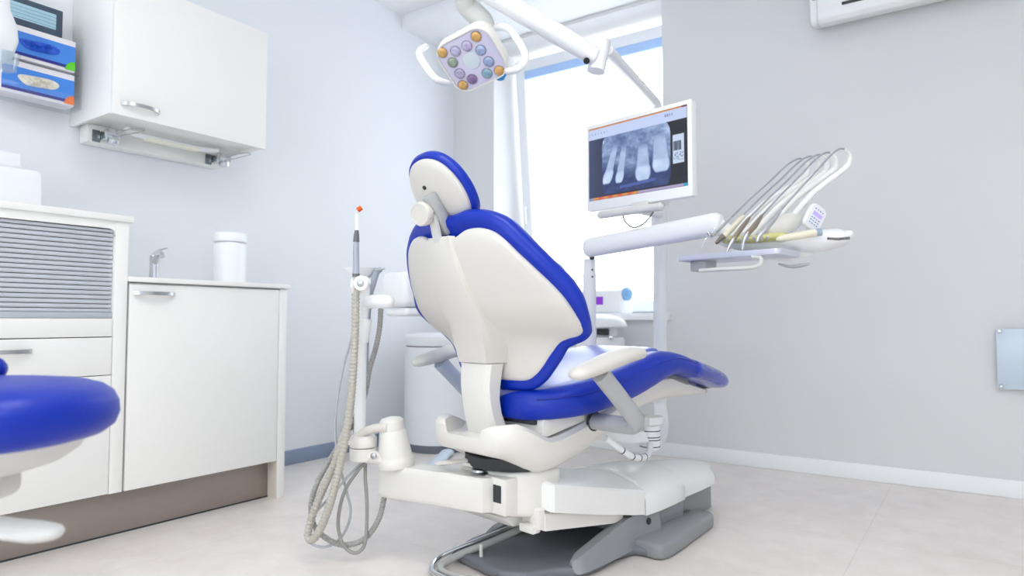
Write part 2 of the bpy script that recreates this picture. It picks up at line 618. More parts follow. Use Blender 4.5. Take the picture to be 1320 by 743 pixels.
# wall cabinet
t = thing('wall_cabinet', 'white wall cabinet with one door and a bow handle, hung above the tap', 'cabinet', (-2.79, 1.5, 1.5))
B3 = (-2.79, 1.5, 1.5)
lb('carcass', (XL + .003, 1.185, 1.535), (-2.642, 1.836, 2.05), LAM, t, .002, B3)
lb('side_panel', (XL + .003, 1.183, 1.522), (-2.64, 1.197, 2.05), LAM, t, .001, B3)
lb('side_panel', (XL + .003, 1.825, 1.522), (-2.64, 1.838, 2.05), LAM, t, .001, B3)
d_ = lb('door', (-2.639, 1.184, 1.518), (-2.62, 1.838, 2.05), LAM, t, .0015, B3)
bow_handle('handle', (.171, 1.214 - 1.5, .062), (.171, 1.357 - 1.5, .062), (1, 0, 0), .013, .004, STEEL, d_)
bm = NB()
add_box(bm, (XL + .004 - B3[0], 1.219 - B3[1], 1.462 - B3[2]), (-2.895 - B3[0], 1.79 - B3[1], 1.534 - B3[2]), .002)
obj('back_rail', bm, LAM, t)
for yy in (1.262, 1.742):
    bm = NB()
    X_ = -2.894 - B3[0]
    add_box(bm, (X_, yy - .028 - 1.5, -.036), (X_ + .006, yy + .0 - 1.5, .012), .002)
    for zz in (-.024, 0):
        add_tube(bm, [(X_ + .005, yy - .014 - 1.5, zz), (X_ + .009, yy - .014 - 1.5, zz)], .005, 10)
    hg = obj('hinge', bm, mat('dark_hinge_metal', (128, 134, 138), .3, metal=.9, var=.03), t)
    bm = NB()
    add_box(bm, (X_, yy - 1.5, -.026), (X_ + .085, yy + .026 - 1.5, .012), .006)
    add_box(bm, (X_ + .05, yy + .004 - 1.5, -.05), (X_ + .09, yy + .036 - 1.5, -.018), .008)
    add_tube(bm, [(X_ + .075, yy - .008 - 1.5, -.012), (X_ + .075, yy + .045 - 1.5, -.012)], .014, 12)
    obj('hinge_arm', bm, CHROME, hg)
    bm = NB()
    pts = crom([(X_ + .08, yy + .02 - 1.5, -.012), (X_ + .13, yy + .045 - 1.5, .006), (X_ + .16, yy + .085 - 1.5, .016), (X_ + .15, yy + .10 - 1.5, .012), (X_ + .12, yy + .07 - 1.5, -.002), (X_ + .08, yy + .03 - 1.5, -.018)], 6)
    add_tube(bm, pts, .0024, 6)
    obj('spring_wire', bm, STEEL, hg)
tl = thing('strip_light', 'slim white strip light fixed under the wall cabinet between two hinges', 'lamp', (-2.78, 1.52, 1.522))
bm = NB()
add_tube(bm, crom([(-.03, -.20, .006), (-.03, -.17, -.012), (-.03, -.10, -.016), (-.03, .12, -.016), (-.03, .2, -.006)], 6), .011, 10, 1, 1.6)
obj('light_housing', bm, COOLW, tl)
bm = NB(); add_box(bm, (-.052, -.12, -.03), (-.008, .11, -.02), .004)
obj('diffuser', bm, mat('warm_diffuser', (246, 242, 226), .5, var=.01), tl)

# glove boxes in an acrylic holder
XBX = -2.85
def flat_patch(bm, poly, x, mi=0, th=.0012):
    add_prism(bm, poly, 'x', x, x + th, 0, mi=mi)
BOXB = mat('blue_carton', (66, 138, 228), .45, var=.06, vscale=10)
BOXW = mat('white_carton', (240, 236, 240), .5, var=.02)
NAVY = mat('navy_print', (30, 36, 140), .5, var=.03)
def glove_box(z0, accent, kind, label):
    yb0, yb1, hh = .912, 1.149, .122
    t = thing('glove_box', label, 'box', (XBX - .055, (yb0 + yb1) / 2, z0))
    hw = (yb1 - yb0) / 2
    box('carton', (-.023, -hw, 0), (.052, hw, hh), BOXW, t, .002)
    bm = NB(); flat_patch(bm, [(-hw + .001, .022), (hw - .001, .022), (hw - .001, hh - .022), (-hw + .001, hh - .022)], .0522)
    pf = obj('printed_panel', bm, BOXB, t)
    bm = NB(); flat_patch(bm, [(-hw + .001, .012), (hw - .001, .012), (hw - .001, .023), (-hw + .001, .023)], .0534)
    obj('printed_stripe', bm, NAVY, pf)
    bm = NB()
    q = [(hw - .001, .006)] + [(hw - .001 - .034 * math.sin(a), .006 + .034 * math.cos(a)) for a in [PI / 2 * k / 8 for k in range(9)]]
    flat_patch(bm, q, .0548)
    obj('corner_mark', bm, accent, pf)
    bm = NB()
    oy, oz = -.002, hh * .5
    # crumpled glove bulging out of the oval opening
    segs, rr = 48, 14
    vs = []
    for i in range(rr + 1):
        row = []
        for k in range(segs):
            a = 2 * PI * k / segs
            rad = i / rr
            y = oy + .066 * rad * math.cos(a) * (1 + .08 * math.sin(3 * a))
            z = oz + .021 * rad * math.sin(a) * (1.15 + .25 * math.sin(2 * a + 1))
            nz = noise.noise(Vector((y * 55, z * 90, z0 * 9))) + .8 * abs(noise.noise(Vector((y * 90 + z * 60, z * 120, z0 * 5)))) - .3
            x = .0545 + (1 - rad ** 4) * (.012 + .024 * nz)
            row.append(bm.verts.new((max(x, .0562) if rad < .97 else .0545, y, z)))
        vs.append(row)
    for i in range(rr):
        for k in range(segs):
            bm.faces.new((vs[i][k], vs[i][(k + 1) % segs], vs[i + 1][(k + 1) % segs], vs[i + 1][k]))
    obj('glove_tuft', bm, kind, t, 60)
    return t
glove_box(1.705, mat('green_print', (98, 214, 40), .5, var=.03), mat('blue_nitrile', (40, 96, 214), .45, var=.1, vscale=20), 'blue and white glove box with a green corner, upper one in the clear holder')
glove_box(1.572, mat('orange_print', (244, 118, 34), .5, var=.03), mat('cream_latex', (238, 232, 216), .5, var=.06, vscale=20), 'blue and white glove box with an orange corner, lower one in the clear holder')
t = thing('glove_box_holder', 'clear acrylic glove box holder on the left wall beside the wall cabinet', 'holder', (XBX - .05, 1.034, 1.56))
ACR = clear_mat('clear_acrylic', (253, 254, 255), .05, .06, .02)
box('holder_base', (-.036, -.13, 0), (.072, .132, .006), ACR, t, .001)
box('holder_side', (-.036, .126, .006), (.072, .132, .28), ACR, t, .001)
box('holder_front', (.066, -.13, .006), (.072, .126, .05), ACR, t, .001)
box('holder_shelf', (-.036, -.13, .132), (.06, .126, .137), ACR, t, .001)
box('holder_back', (-.040, -.13, .0), (-.0365, .132, .28), ACR, t, .001)
for yy in (-.09, .09):
    lathe('wall_spacer', [(0, 0), (.010, 0), (.010, .032), (0, .032)], STEEL, t, (-.040, yy, .22), (-1, 0, 0), 16)
t = thing('mask_box', 'dark slate box of pale blue face masks on top of the glove boxes', 'box', (XBX - .05, .985, 1.8285))
SLATE = mat('slate_carton', (62, 78, 98), .5, var=.05)
box('carton', (-.025, -.10, 0), (.045, .118, .103), SLATE, t, .002)
bm = NB()
for k in range(9):
    zz = .022 + k * .0066
    add_box(bm, (.0452, -.08, zz), (.0475 + .0016 * (k % 2), .095, zz + .006), .0012, 1)
obj('face_masks', bm, mat('pale_mask_fabric', (176, 212, 226), .8, var=.05, vscale=30), t)

# white rounded dispenser at the picture's left edge
t = thing('soap_dispenser', 'white rounded wall dispenser in front of the glove boxes at the left edge', 'dispenser', (-2.70, .83, 1.72))
bm = NB()
rings = []
for (z, hx, hy) in [(-.10, .0, .0), (-.099, .03, .04), (-.08, .05, .06), (-.02, .062, .075), (.03, .058, .07), (.08, .045, .05), (.14, .04, .046), (.17, .03, .036), (.175, .0, .0)]:
    rings.append([(hx * math.copysign(abs(math.cos(a)) ** .8, math.cos(a)), hy * math.copysign(abs(math.sin(a)) ** .8, math.sin(a)), z) for a in [2 * PI * k / 28 for k in range(28)]])
add_loft(bm, rings)
obj('dispenser_body', bm, COOLW, t)
box('wall_bracket', (-.268, -.04, -.06), (-.03, .04, .10), COOLW, t, .01)
lathe('clear_cup', [(.0, -.005), (.036, -.005), (.044, .05), (.042, .05), (.034, 0), (.0, 0)], clear_mat('clear_cup', (240, 246, 250), .3, .05, .06), t, (.03, .03, -.125))

# device on the tall cabinet
t = thing('label_printer', 'white two-tier box device standing on top of the shutter cabinet', 'device', (-2.74, .80, 1.115))
box('device_body', (-.16, -.25, 0), (.10, .178, .150), COOLW, t, .018, 3)
box('device_head', (-.16, -.25, .152), (.06, .125, .205), COOLW, t, .008, 3)
box('seam_strip', (-.158, -.248, .148), (.05, .112, .154), DARK, t, 0)

# tap
t = thing('tap', 'chrome mixer tap with a raised lever behind the worktop edge', 'tap', (-2.77, 1.43, .903))
lathe('tap_base', [(.026, 0), (.026, .006), (.022, .01), (.020, .012)], CHROME, t)
bm = NB()
add_tube(bm, [(0, 0, .008), (0, 0, .06), (0, 0, .105), (0, 0, .112)], [.02, .017, .019, .017], 20)
obj('tap_body', bm, CHROME, t)
bm = NB()
add_tube(bm, crom([(.012, -.004, .085), (.05, -.012, .112), (.085, -.018, .112), (.10, -.021, .098)], 6), [.014, .012, .011, .0095], 16, roundend=False)
obj('spout', bm, CHROME, t)
bm = NB()
add_tube(bm, crom([(0, 0, .110), (-.004, .014, .128), (-.01, .035, .140), (-.016, .058, .147)], 5), [.013, .008, .006, .0045], 12, .7, 1.3, roundend=True)
obj('lever', bm, CHROME, t)

# jar
t = thing('jar', 'plain white plastic jar with a wide screw lid on the worktop', 'jar', (-2.70, 1.722, .903))
JW = mat('jar_plastic', (246, 248, 250), .35, var=.01)
lathe('jar_body', [(.0, 0), (.062, 0), (.068, .006), (.068, .168), (.064, .182), (.056, .188), (.0, .188)], JW, t, seg=40)
bm = NB()
prof = [(.0, .188), (.069, .188), (.0705, .192), (.0705, .22), (.066, .227), (.0, .2275)]
add_lathe(bm, prof, 60)
obj('lid', bm, JW, t)

# ------------------------------------------------------------------ air conditioner and panel on the back wall
t = thing('air_conditioner', 'white split air conditioner high on the back wall', 'air conditioner', (-.2, YB, 2.15))
ACW = mat('ac_plastic', (236, 238, 238), .4, var=.012)
prof = [(0, .05), (-.10, .012), (-.172, .0), (-.194, .018), (-.20, .16), (-.19, .25), (-.14, .28), (0, .285)]
prism('housing', prof, 'x', -.392, .42, ACW, t, .006, 3)
prism('end_cap', [(p[0] * 1.0 - (.002 if p[0] < -.01 else 0), p[1]) for p in prof], 'x', -.425, -.392, ACW, t, .012, 3)
bm = NB(); add_prism(bm, [(-.196, .071), (-.203, .071), (-.206, .16), (-.206, .165), (-.199, .163)], 'x', -.285, .40, 0)
obj('front_panel', bm, ACW, t)
bm = NB(); add_prism(bm, [(-.194, .058), (-.2015, .058), (-.2035, .068), (-.194, .070)], 'x', -.285, .40, 0)
obj('air_slot', bm, BLACK, t)
bm = NB(); add_box(bm, (-.412, -.207, .11), (-.396, -.196, .125), .003)
obj('indicator', bm, GREYP, t)

t = thing('wall_panel', 'pale blue-grey glass panel with corner screws on the back wall at the right', 'panel', (.31, YB, .458))
GP = mat('blue_grey_panel', (196, 210, 224), .25, coat=.4, var=.02)
box('glass_sheet', (-.256, -.034, 0), (.256, -.022, .256), GP, t, .003)
for px_, pz_ in ((-.243, .246), (-.243, .012), (.243, .246), (.243, .012)):
    lathe('corner_screw', [(.0, 0), (.005, 0), (.005, .034), (.008, .0345), (.008, .038), (.006, .040), (0, .040)], STEEL, t, (px_, 0, pz_), (0, -1, 0), 14)
# ------------------------------------------------------------------ floor-standing things behind the chair
t = thing('waste_bin', 'white round waste bin with a grey foot ring in the corner by the left wall', 'bin', (-2.64, 3.06, 0))
BW = mat('bin_enamel', (232, 235, 238), .4, var=.01)
lathe('bin_body', [(.205, .045), (.205, .592), (.2, .596), (0, .596)], BW, t, seg=56)
lathe('bin_foot', [(0, 0), (.198, 0), (.2, .004), (.2, .045), (0, .045)], mat('bin_foot_grey', (110, 116, 128), .5, var=.03), t, seg=56)
lathe('bin_lid', [(0, .602), (.203, .602), (.206, .606), (.206, .655), (.195, .668), (.12, .674), (0, .676)], BW, t, seg=56)
lathe('lid_gap', [(0, .596), (.198, .596), (.198, .603), (0, .603)], DARK, t, seg=56)

cpos = at(774, 440, 3.72)
t = thing('canister', 'white dome-topped canister on the wall under the window', 'canister', (cpos.x, cpos.y, .545))
lathe('canister_body', [(0, 0), (.128, 0), (.132, .006), (.132, .10), (.126, .112), (.095, .118), (.095, .165), (0, .165)], COOLW, t, seg=48)
lathe('dome_lid', [(0, .165), (.142, .165), (.147, .172), (.138, .198), (.105, .222), (.06, .235), (0, .239)], COOLW, t, seg=48)
RZ = Matrix.Rotation(math.radians(22), 3, 'Z')
bm = NB(); add_box(bm, (-.01, -.108, .125), (.055, -.075, .158), .004)
bmesh.ops.rotate(bm, verts=bm.verts, cent=(0, 0, 0), matrix=RZ)
obj('slot_window', bm, DARK, t)
for k in (-1, 1):
    bm = NB()
    add_box(bm, (.022 + k * .045 - .012, -.135, .102), (.022 + k * .045 + .012, -.09, .122), .005)
    bmesh.ops.rotate(bm, verts=bm.verts, cent=(0, 0, 0), matrix=RZ)
    obj('clip', bm, CHROME, t)
tag(box('wall_shelf', (cpos.x - .19, cpos.y - .15, .52), (cpos.x + .17, YB, .545), COOLW), 'small white wall shelf under the window, below the dome-topped canister', 'shelf')

# device with a blue knob on the sill
t = thing('polishing_machine', 'white tabletop device with a blue knob and purple sticker on the window sill', 'device', (-1.80, YB + .12, WZ0 + .035))
bm = NB()
add_prism(bm, [(-.08, 0), (.08, 0), (.085, .09), (.03, .135), (-.07, .14), (-.085, .05)], 'x', -.20, .075, .012, 3)
obj('device_body', bm, COOLW, t)
lathe('knob', [(0, 0), (.036, 0), (.040, .006), (.040, .022), (.030, .030), (.022, .040), (0, .042)], mat('knob_blue', (128, 176, 220), .35, var=.03), t, (.075, -.03, .115), (1, -.35, 0), 28)
bm = NB()
add_prism(bm, [(-.0875, .06), (-.0845, .052), (-.0838, .098), (-.0870, .1)], 'x', -.10, -.045, 0)
obj('sticker', bm, mat('purple_sticker', (150, 60, 214), .5, var=.1), t)
tube('clear_hood', crom([(-.13, -.02, .135), (-.12, -.03, .165), (-.04, -.03, .168), (.05, -.03, .15), (.06, -.03, .12)], 5), .006, clear_mat('clear_hood', (232, 240, 246), .3, .05, .12), t, 8)
t = thing('magnifier_lamp', 'pale see-through hooded lamp on the window sill behind the backrest', 'lamp', (-2.13, YB + .06, WZ0 + .035))
lathe('lamp_base', [(0, 0), (.06, 0), (.06, .012), (.02, .02), (0, .02)], COOLW, t)
tube('lamp_neck', crom([(0, 0, .018), (.01, 0, .15), (-.03, 0, .27), (-.06, -.01, .30)], 6), .008, COOLW, t, 10)
lathe('lamp_hood', [(.015, .07), (.03, .066), (.075, .0), (.072, .0), (.028, .06), (.013, .066)], clear_mat('lamp_hood', (222, 232, 242), .3, .08, .3), t, (-.05, -.01, .255), (.5, -.1, 1))
#PART2
# ------------------------------------------------------------------ the dental chair (local: x = right, y = along the chair - 1.8, z up)
CA = math.radians(12)
CU = Vector((math.sin(CA), math.cos(CA), 0))
CV = Vector((math.cos(CA), -math.sin(CA), 0))
CO = CV * -1.52


def cw(u, v, z):
    return CO + CU * u + CV * v + Vector((0, 0, z))


def c(u, v, z):
    return Vector((v, u - 1.8, z))


chair = thing('dental_chair', 'blue and white dental chair seen from behind on its grey base', 'dental chair', CO + CU * 1.8, -CA)

# --- base
plan = [(-.175, 1.335), (.07, 1.318), (.13, 1.36), (.165, 1.46), (.205, 1.50), (.212, 1.585), (.19, 1.70), (.2, 1.78), (.268, 1.80), (.288, 1.84), (.275, 1.92), (.215, 2.22), (.19, 2.25), (.1, 2.27),
        (-.1, 2.27), (-.19, 2.25), (-.215, 2.22), (-.275, 1.92), (-.288, 1.84), (-.268, 1.80), (-.25, 1.62), (-.22, 1.45)]
prism('base_plate', [(v, u - 1.8) for v, u in plan], 'z', .002, .034, PLATEG, chair, .012, 3)
bm = NB()
ft = [(.13, 1.79), (.262, 1.792), (.286, 1.805), (.293, 1.838), (.280, 1.92), (.222, 2.215), (.214, 2.238), (.195, 2.256), (.13, 2.262)]
add_prism(bm, [(v, u - 1.8) for v, u in ft], 'z', .001, .05, .013, 3)
add_prism(bm, [(-v, u - 1.8) for v, u in ft[::-1]], 'z', .001, .05, .013, 3)
obj('base_foot', bm, BASEG, chair)
for s in (1, -1):
    bm = NB()
    rings = []
    for (u, z1, va, vb) in [(1.492, .036, .185, .2), (1.50, .05, .172, .206), (1.53, .062, .162, .210), (1.65, .088, .150, .200), (1.78, .112, .145, .186), (1.86, .118, .14, .18), (1.95, .118, .14, .18)]:
        rings.append([(s * va, u - 1.8, .02), (s * (va - .004), u - 1.8, z1 * .6), (s * (va + .006), u - 1.8, z1), (s * (vb - .012), u - 1.8, z1), (s * vb, u - 1.8, z1 * .65), (s * (vb + .012), u - 1.8, .02)])
    add_loft(bm, rings)
    obj('base_rib', bm, BASEG, chair, 45)
bm = NB()
add_prism(bm, [(.165, 1.845 - 1.8), (.150, 2.14 - 1.8), (.10, 2.16 - 1.8), (.085, 2.44 - 1.8), (.06, 2.47 - 1.8), (-.06, 2.47 - 1.8), (-.085, 2.44 - 1.8), (-.10, 2.16 - 1.8), (-.150, 2.14 - 1.8), (-.165, 1.845 - 1.8)], 'z', .005, .108, .006)
obj('base_box', bm, BASEG, chair)
lathe('bolt_cap', [(0, 0), (.011, 0), (.011, .004), (0, .004)], DARK, chair, c(1.885, .178, .085), (1, .0, 0), 16)
# rear cover: domed top, tapering to the back
def dome_ring(u, w, zs, zt, zb, lean=0.):
    pts = [(-w, zb), (-w, zs - .02), (-w + .008, zs), (-w * .72, zs + (zt - zs) * .62), (-w * .36, zs + (zt - zs) * .93), (0, zt), (w * .36, zs + (zt - zs) * .93), (w * .72, zs + (zt - zs) * .62), (w - .008, zs), (w, zs - .02), (w, zb)]
    return [c(u + lean * (p[1] - zb), p[0], p[1]) for p in pts]
bm = NB()
add_loft(bm, [dome_ring(1.870, .180, .170, .226, .106), dome_ring(1.876, .182, .178, .232, .106), dome_ring(1.95, .180, .180, .234, .106), dome_ring(2.05, .170, .176, .228, .106), dome_ring(2.142, .156, .168, .216, .106), dome_ring(2.148, .152, .163, .210, .106)])
obj('rear_cover', bm, GLOSSW, chair, 32)
bm = NB()
add_loft(bm, [dome_ring(2.15, .138, .158, .206, .106), dome_ring(2.156, .142, .164, .212, .106), dome_ring(2.3, .128, .158, .200, .106), dome_ring(2.42, .110, .15, .186, .106), dome_ring(2.465, .095, .142, .180, .106), dome_ring(2.485, .075, .125, .15, .106)])
obj('end_cover', bm, GLOSSW, chair, 32)
lathe('base_pin', [(0, 0), (.006, 0), (.005, .035), (0, .037)], WHITE, chair, c(1.36, -.06, .034), None, 10)
# lift arm (two sloping links) and the hub in front
def slope_ring(u, w, zt, zb, crown):
    return [c(u, p, q) for p, q in [(-w, zb), (-w, zt - .010), (-w + .003, zt - .003), (-w + .010, zt), (-w * .5, zt + crown * .7), (0, zt + crown), (w * .5, zt + crown * .7), (w - .010, zt), (w - .003, zt - .003), (w, zt - .010), (w, zb)]]
bm = NB()
add_loft(bm, [slope_ring(1.414, .160, .272, .206, .006), slope_ring(1.418, .174, .280, .203, .008), slope_ring(1.43, .181, .282, .200, .010), slope_ring(1.62, .184, .243, .158, .024), slope_ring(1.80, .184, .206, .122, .034), slope_ring(1.858, .184, .194, .112, .038), slope_ring(1.862, .180, .188, .114, .038)])
obj('lift_arm_cover', bm, GLOSSW, chair, 22)
bm = NB()
add_loft(bm, [slope_ring(1.40, .150, .196, .152, 0), slope_ring(1.41, .162, .199, .148, 0), slope_ring(1.72, .165, .14, .108, 0), slope_ring(1.78, .155, .126, .108, 0)])
obj('lower_link', bm, WHITE, chair, 35)
bm = NB(); add_box(bm, c(1.46, -.14, .16), c(1.86, .14, .21)); bmesh.ops.transform(bm, matrix=Matrix.Translation(c(1.61, 0, .19)) @ Matrix.Rotation(-.2, 4, 'X') @ Matrix.Translation(-c(1.61, 0, .19)), verts=bm.verts)
obj('arm_core', bm, DARK, chair)
hubp = [(-.15, 1.36), (-.10, 1.315), (.03, 1.315), (.10, 1.335), (.135, 1.375), (.145, 1.42), (.145, 1.50), (-.145, 1.50), (-.155, 1.42)]
prism('hub_block', [(v, u - 1.8) for v, u in hubp], 'z', .186, .316, WHITE, chair, .016, 3)
bm = NB()
add_box(bm, c(1.388, .118, .152), c(1.414, .160, .212), .006)
add_box(bm, c(1.372, .092, .142), c(1.405, .150, .166), .005)
obj('hinge_bracket', bm, WHITE, chair)
prism('underside_pan', [(1.32 - 1.8, .186), (1.56 - 1.8, .186), (1.54 - 1.8, .135), (1.36 - 1.8, .15)], 'x', -.17, .08, LGREY, chair, .012, 2)
lathe('shadow_gap_disc', [(0, .316), (.142, .316), (.146, .322), (.146, .350), (0, .350)], DARK, chair, c(1.435, 0, 0), seg=48)  # dark disc painting the shadow gap under the seat frame
# --- seat frame
TT = [(1.24, .455), (1.30, .462), (1.36, .436), (1.42, .412), (1.50, .424), (1.60, .448), (1.70, .472), (1.80, .503), (1.90, .540), (2.05, .555), (2.20, .520), (2.36, .488)]
TB = [(1.24, .374), (1.30, .360), (1.345, .335), (1.39, .314), (1.46, .315), (1.54, .332), (1.62, .358), (1.70, .396), (1.80, .425), (1.90, .452), (2.00, .466), (2.15, .470), (2.36, .462)]
TWW = [(1.24, .140), (1.30, .172), (1.4, .182), (1.6, .182), (1.8, .176), (1.9, .170), (2.2, .155), (2.36, .130)]
bm = NB()
rings = []
for u in [1.238, 1.25, 1.27, 1.30, 1.33, 1.36, 1.39, 1.42, 1.46, 1.5, 1.55, 1.6, 1.65, 1.7, 1.75, 1.8, 1.85, 1.9, 1.95, 2.0, 2.05, 2.12, 2.2, 2.28, 2.34, 2.36]:
    zt, zb, w = sm_tab(TT, u), sm_tab(TB, u), sm_tab(TWW, u)
    if u < 1.245 or u > 2.35:
        w -= .012; zt -= .01; zb += .008
    h = zt - zb
    cz = min(zt, .418) if u < 1.34 else zt
    rings.append([c(u, p, q) for p, q in [(-w * .78, zb), (-w * .94, zb + h * .20), (-w, zb + h * .52), (-w, zt - .012), (-w + .012, zt), (-w + .048, zt - .004), (-w + .058, cz), (w - .058, cz), (w - .048, zt - .004), (w - .012, zt), (w, zt - .012), (w, zb + h * .52), (w * .94, zb + h * .20), (w * .78, zb)]])
add_loft(bm, rings)
obj('seat_frame', bm, WHITE, chair, 40)
bm = NB(); add_prism(bm, [(1.40 - 1.8, .41), (1.9 - 1.8, .50), (1.9 - 1.8, .548), (1.62 - 1.8, .482), (1.40 - 1.8, .466)], 'x', -.165, .165, .004)
obj('seat_pan', bm, WHITE, chair)
bm = NB(); add_box(bm, c(1.385, -.13, .448), c(1.44, .14, .472), .003)
obj('seat_gap_shade', bm, DARK, chair)  # dark-coloured box standing in for the shaded gap under the cushion
bm = NB(); add_prism(bm, [(2.02 - 1.8, .552), (2.16 - 1.8, .515), (2.16 - 1.8, .536), (2.03 - 1.8, .568)], 'x', -.168, .168, .003)
obj('toe_bracket', bm, mat('mid_grey_plastic', (128, 130, 134), .5, var=.03), chair)
bm = NB(); add_box(bm, c(2.2, -.14, .488), c(2.36, .14, .508), .004)
obj('toe_slot_dark', bm, DARK, chair)  # dark box drawing the black slot under the toe frame
# lever
bm = NB()
add_tube(bm, [c(1.40, -.02, .335), c(1.30, -.06, .330), c(1.225, -.10, .326)], [.010, .010, .009], 10, .7, 1.3, roundend=True)
obj('foot_lever', bm, BEIGE, chair)
# --- seat cushion
ST = [(1.27, .532), (1.37, .548), (1.5, .572), (1.65, .597), (1.77, .624), (1.853, .642), (1.943, .649), (2.037, .634), (2.11, .614), (2.27, .577), (2.354, .553), (2.39, .530)]
SB = [(1.27, .464), (1.37, .459), (1.436, .462), (1.54, .470), (1.65, .483), (1.81, .516), (1.94, .557), (2.01, .566), (2.16, .533), (2.32, .494), (2.39, .486)]
SW_ = [(1.355, .130), (1.37, .160), (1.40, .195), (1.44, .228), (1.48, .250), (1.52, .258), (1.6, .262), (1.8, .258), (2.0, .25), (2.15, .24), (2.39, .215)]
def seat_ring(u, k=1., dw=0., lift=0.):
    zt, zb, w = sm_tab(ST, u) + lift, sm_tab(SB, u) - lift, sm_tab(SW_, u) + dw
    mid, h = (zt + zb) / 2, (zt - zb) / 2 * k
    zt, zb = mid + h, mid - h
    w -= (1 - k) * .05
    dip = .022 * max(0, min(1, (2.0 - u) / .25)) * k
    H = zt - zb
    pts = [(w * .5, zb), (w - .04, zb), (w - .012, zb + H * .12), (w, zb + H * .4), (w - .003, zb + H * .68), (w - .016, zb + H * .9), (w - .045, zt), (w - .085, zt - dip * .25), (w * .35, zt - dip)]
    return [c(u, p, q) for p, q in pts] + [c(u, -p, q) for p, q in pts[::-1]]
bm = NB()
add_loft(bm, [seat_ring(1.352, .55), seat_ring(1.356, .85), seat_ring(1.370, 1.)] + [seat_ring(u) for u in (1.40, 1.44, 1.5, 1.6, 1.7, 1.78, 1.85, 1.92, 1.99, 2.05, 2.10)] + [seat_ring(2.118, .97), seat_ring(2.122, .8)])
obj('seat_cushion', bm, LEATH, chair, 60, 2)
bm = NB()
add_loft(bm, [seat_ring(2.100, .9, .002), seat_ring(2.112, 1.05, .003), seat_ring(2.16, 1.05, .004), seat_ring(2.24, 1.05, .004), seat_ring(2.32, 1.05, .003), seat_ring(2.36, 1., 0), seat_ring(2.382, .85, -.01), seat_ring(2.392, .5, -.03)])
obj('toe_cover', bm, mat('clear_covered_blue', (24, 58, 176), .16, coat=.7, var=.15, vscale=6, bump=.5, bscale=16, stretch=(3, 1, 1)), chair, 60, 2)
bm = NB()
rings = []
us = [1.43, 1.436, 1.45, 1.5, 1.6, 1.7, 1.78, 1.85, 1.92, 1.97, 1.985, 1.99]
for i, u in enumerate(us):
    zt = sm_tab(ST, u) - .022 * max(0, min(1, (2.0 - u) / .25))
    k = (.15, .7, 1)[i] if i < 3 else ((.15, .7, 1)[len(us) - 1 - i] if i > len(us) - 4 else 1)
    w = .165 + .02 * math.sin((u - 1.4) / .6 * PI) - (1 - k) * .03
    z0, z1 = zt - .02, zt + .003 + .011 * k
    pts = [(w, z0), (w, zt + .002), (w - .012, zt + .003 + .007 * k), (w - .04, z1), (w * .4, z1 + .001)]
    rings.append([c(u, p, q) for p, q in pts] + [c(u, -p, q) for p, q in pts[::-1]])
add_loft(bm, rings)
obj('seat_panel', bm, LEATHP, chair, 60, 2)
for s in (1, -1):
    for fz, nm in ((.70, 'side_seam'),):
        pts = []
        for k in range(40):
            u = 1.375 + (2.10 - 1.375) * k / 39
            zt, zb, w = sm_tab(ST, u), sm_tab(SB, u), sm_tab(SW_, u)
            pts.append(c(u, s * (w - (.006 if fz > .5 else .003)), zb + (zt - zb) * fz))
        tube(nm, pts, .0017, mat('seam_blue', (0, 34, 150), .5, var=.05), chair, 6)
# --- armrests
for s in (1, -1):
    v = .355 * s
    pad = crom([c(1.34, v, .612), c(1.40, v, .624), c(1.47, v, .640), c(1.54, v, .652), c(1.585, v, .655)], 5)
    tube('armrest_pad', pad, [.030, .036, .038, .036, .030], BEIGE if s > 0 else LGREY, chair, 18, .62, 1.08, True)
    st = [c(1.425, v, .606), c(1.49, v, .55), c(1.555, v, .492)] + crom([c(1.585, v, .462), c(1.598, v - .02 * s, .447), c(1.603, v - .06 * s, .443)], 5) + [c(1.605, .165 * s, .443)]
    tube('armrest_strut', st, .027, GREYP if s > 0 else mat('cool_grey_strut', (176, 188, 206), .35, var=.02), chair, 16, 1.0, .85)
    lathe('strut_collar', [(0, 0), (.031, 0), (.031, .008), (0, .008)], DARK, chair, c(1.605, .176 * s, .443), (s, 0, 0), 24)
# --- backrest
ZT_ = [(.55, 1.452), (.60, 1.445), (.66, 1.437), (.70, 1.415), (.733, 1.372), (.781, 1.325), (.824, 1.302), (.86, 1.285), (.91, 1.266), (.961, 1.252), (1.0, 1.25), (1.06, 1.25)]
def back_u(v, z):
    return sm_tab(ZT_, z) - .1 * (1 - min(1., (abs(v) / .34) ** 2))
half = [(0, .976), (.04, .976), (.068, .984), (.10, .998), (.145, 1.0), (.184, .988), (.218, .963), (.25, .925), (.286, .88), (.316, .836), (.337, .79), (.343, .752), (.332, .722), (.308, .704), (.275, .695), (.245, .682), (.21, .648), (.185, .615), (.162, .592), (.128, .575), (.063, .572), (0, .572)]
def outline(h, n=5):
    pts = [Vector((v, z, 0)) for v, z in h] + [Vector((-v, z, 0)) for v, z in h[-2:0:-1]]
    return crom(pts, n, True)
def grow(out, d):
    n = len(out)
    res = []
    for i in range(n):
        t = out[(i + 1) % n] - out[i - 1]
        nn = Vector((-t.y, t.x, 0)).normalized()
        res.append(out[i] + nn * d)
    return res
def disc_mesh(bm, ctr, rings_, fu):
    """rings_: list of (list of 2D points, u-offset); centre fan closes both ends"""
    R = []
    for pts, off in rings_:
        R.append([bm.verts.new(fu(p.x, p.y, off)) for p in pts])
    for a, b in zip(R, R[1:]):
        n = len(a)
        for k in range(n):
            bm.faces.new((a[k], a[(k + 1) % n], b[(k + 1) % n], b[k]))
    return R
def scaled(out, ctr, k):
    return [ctr + (p - ctr) * k for p in out]
ctr = Vector((0, .80, 0))
out = grow(outline(half), -.005)
bm = NB()
fu = lambda v, z, off: c(back_u(v, z) + off, v, z)
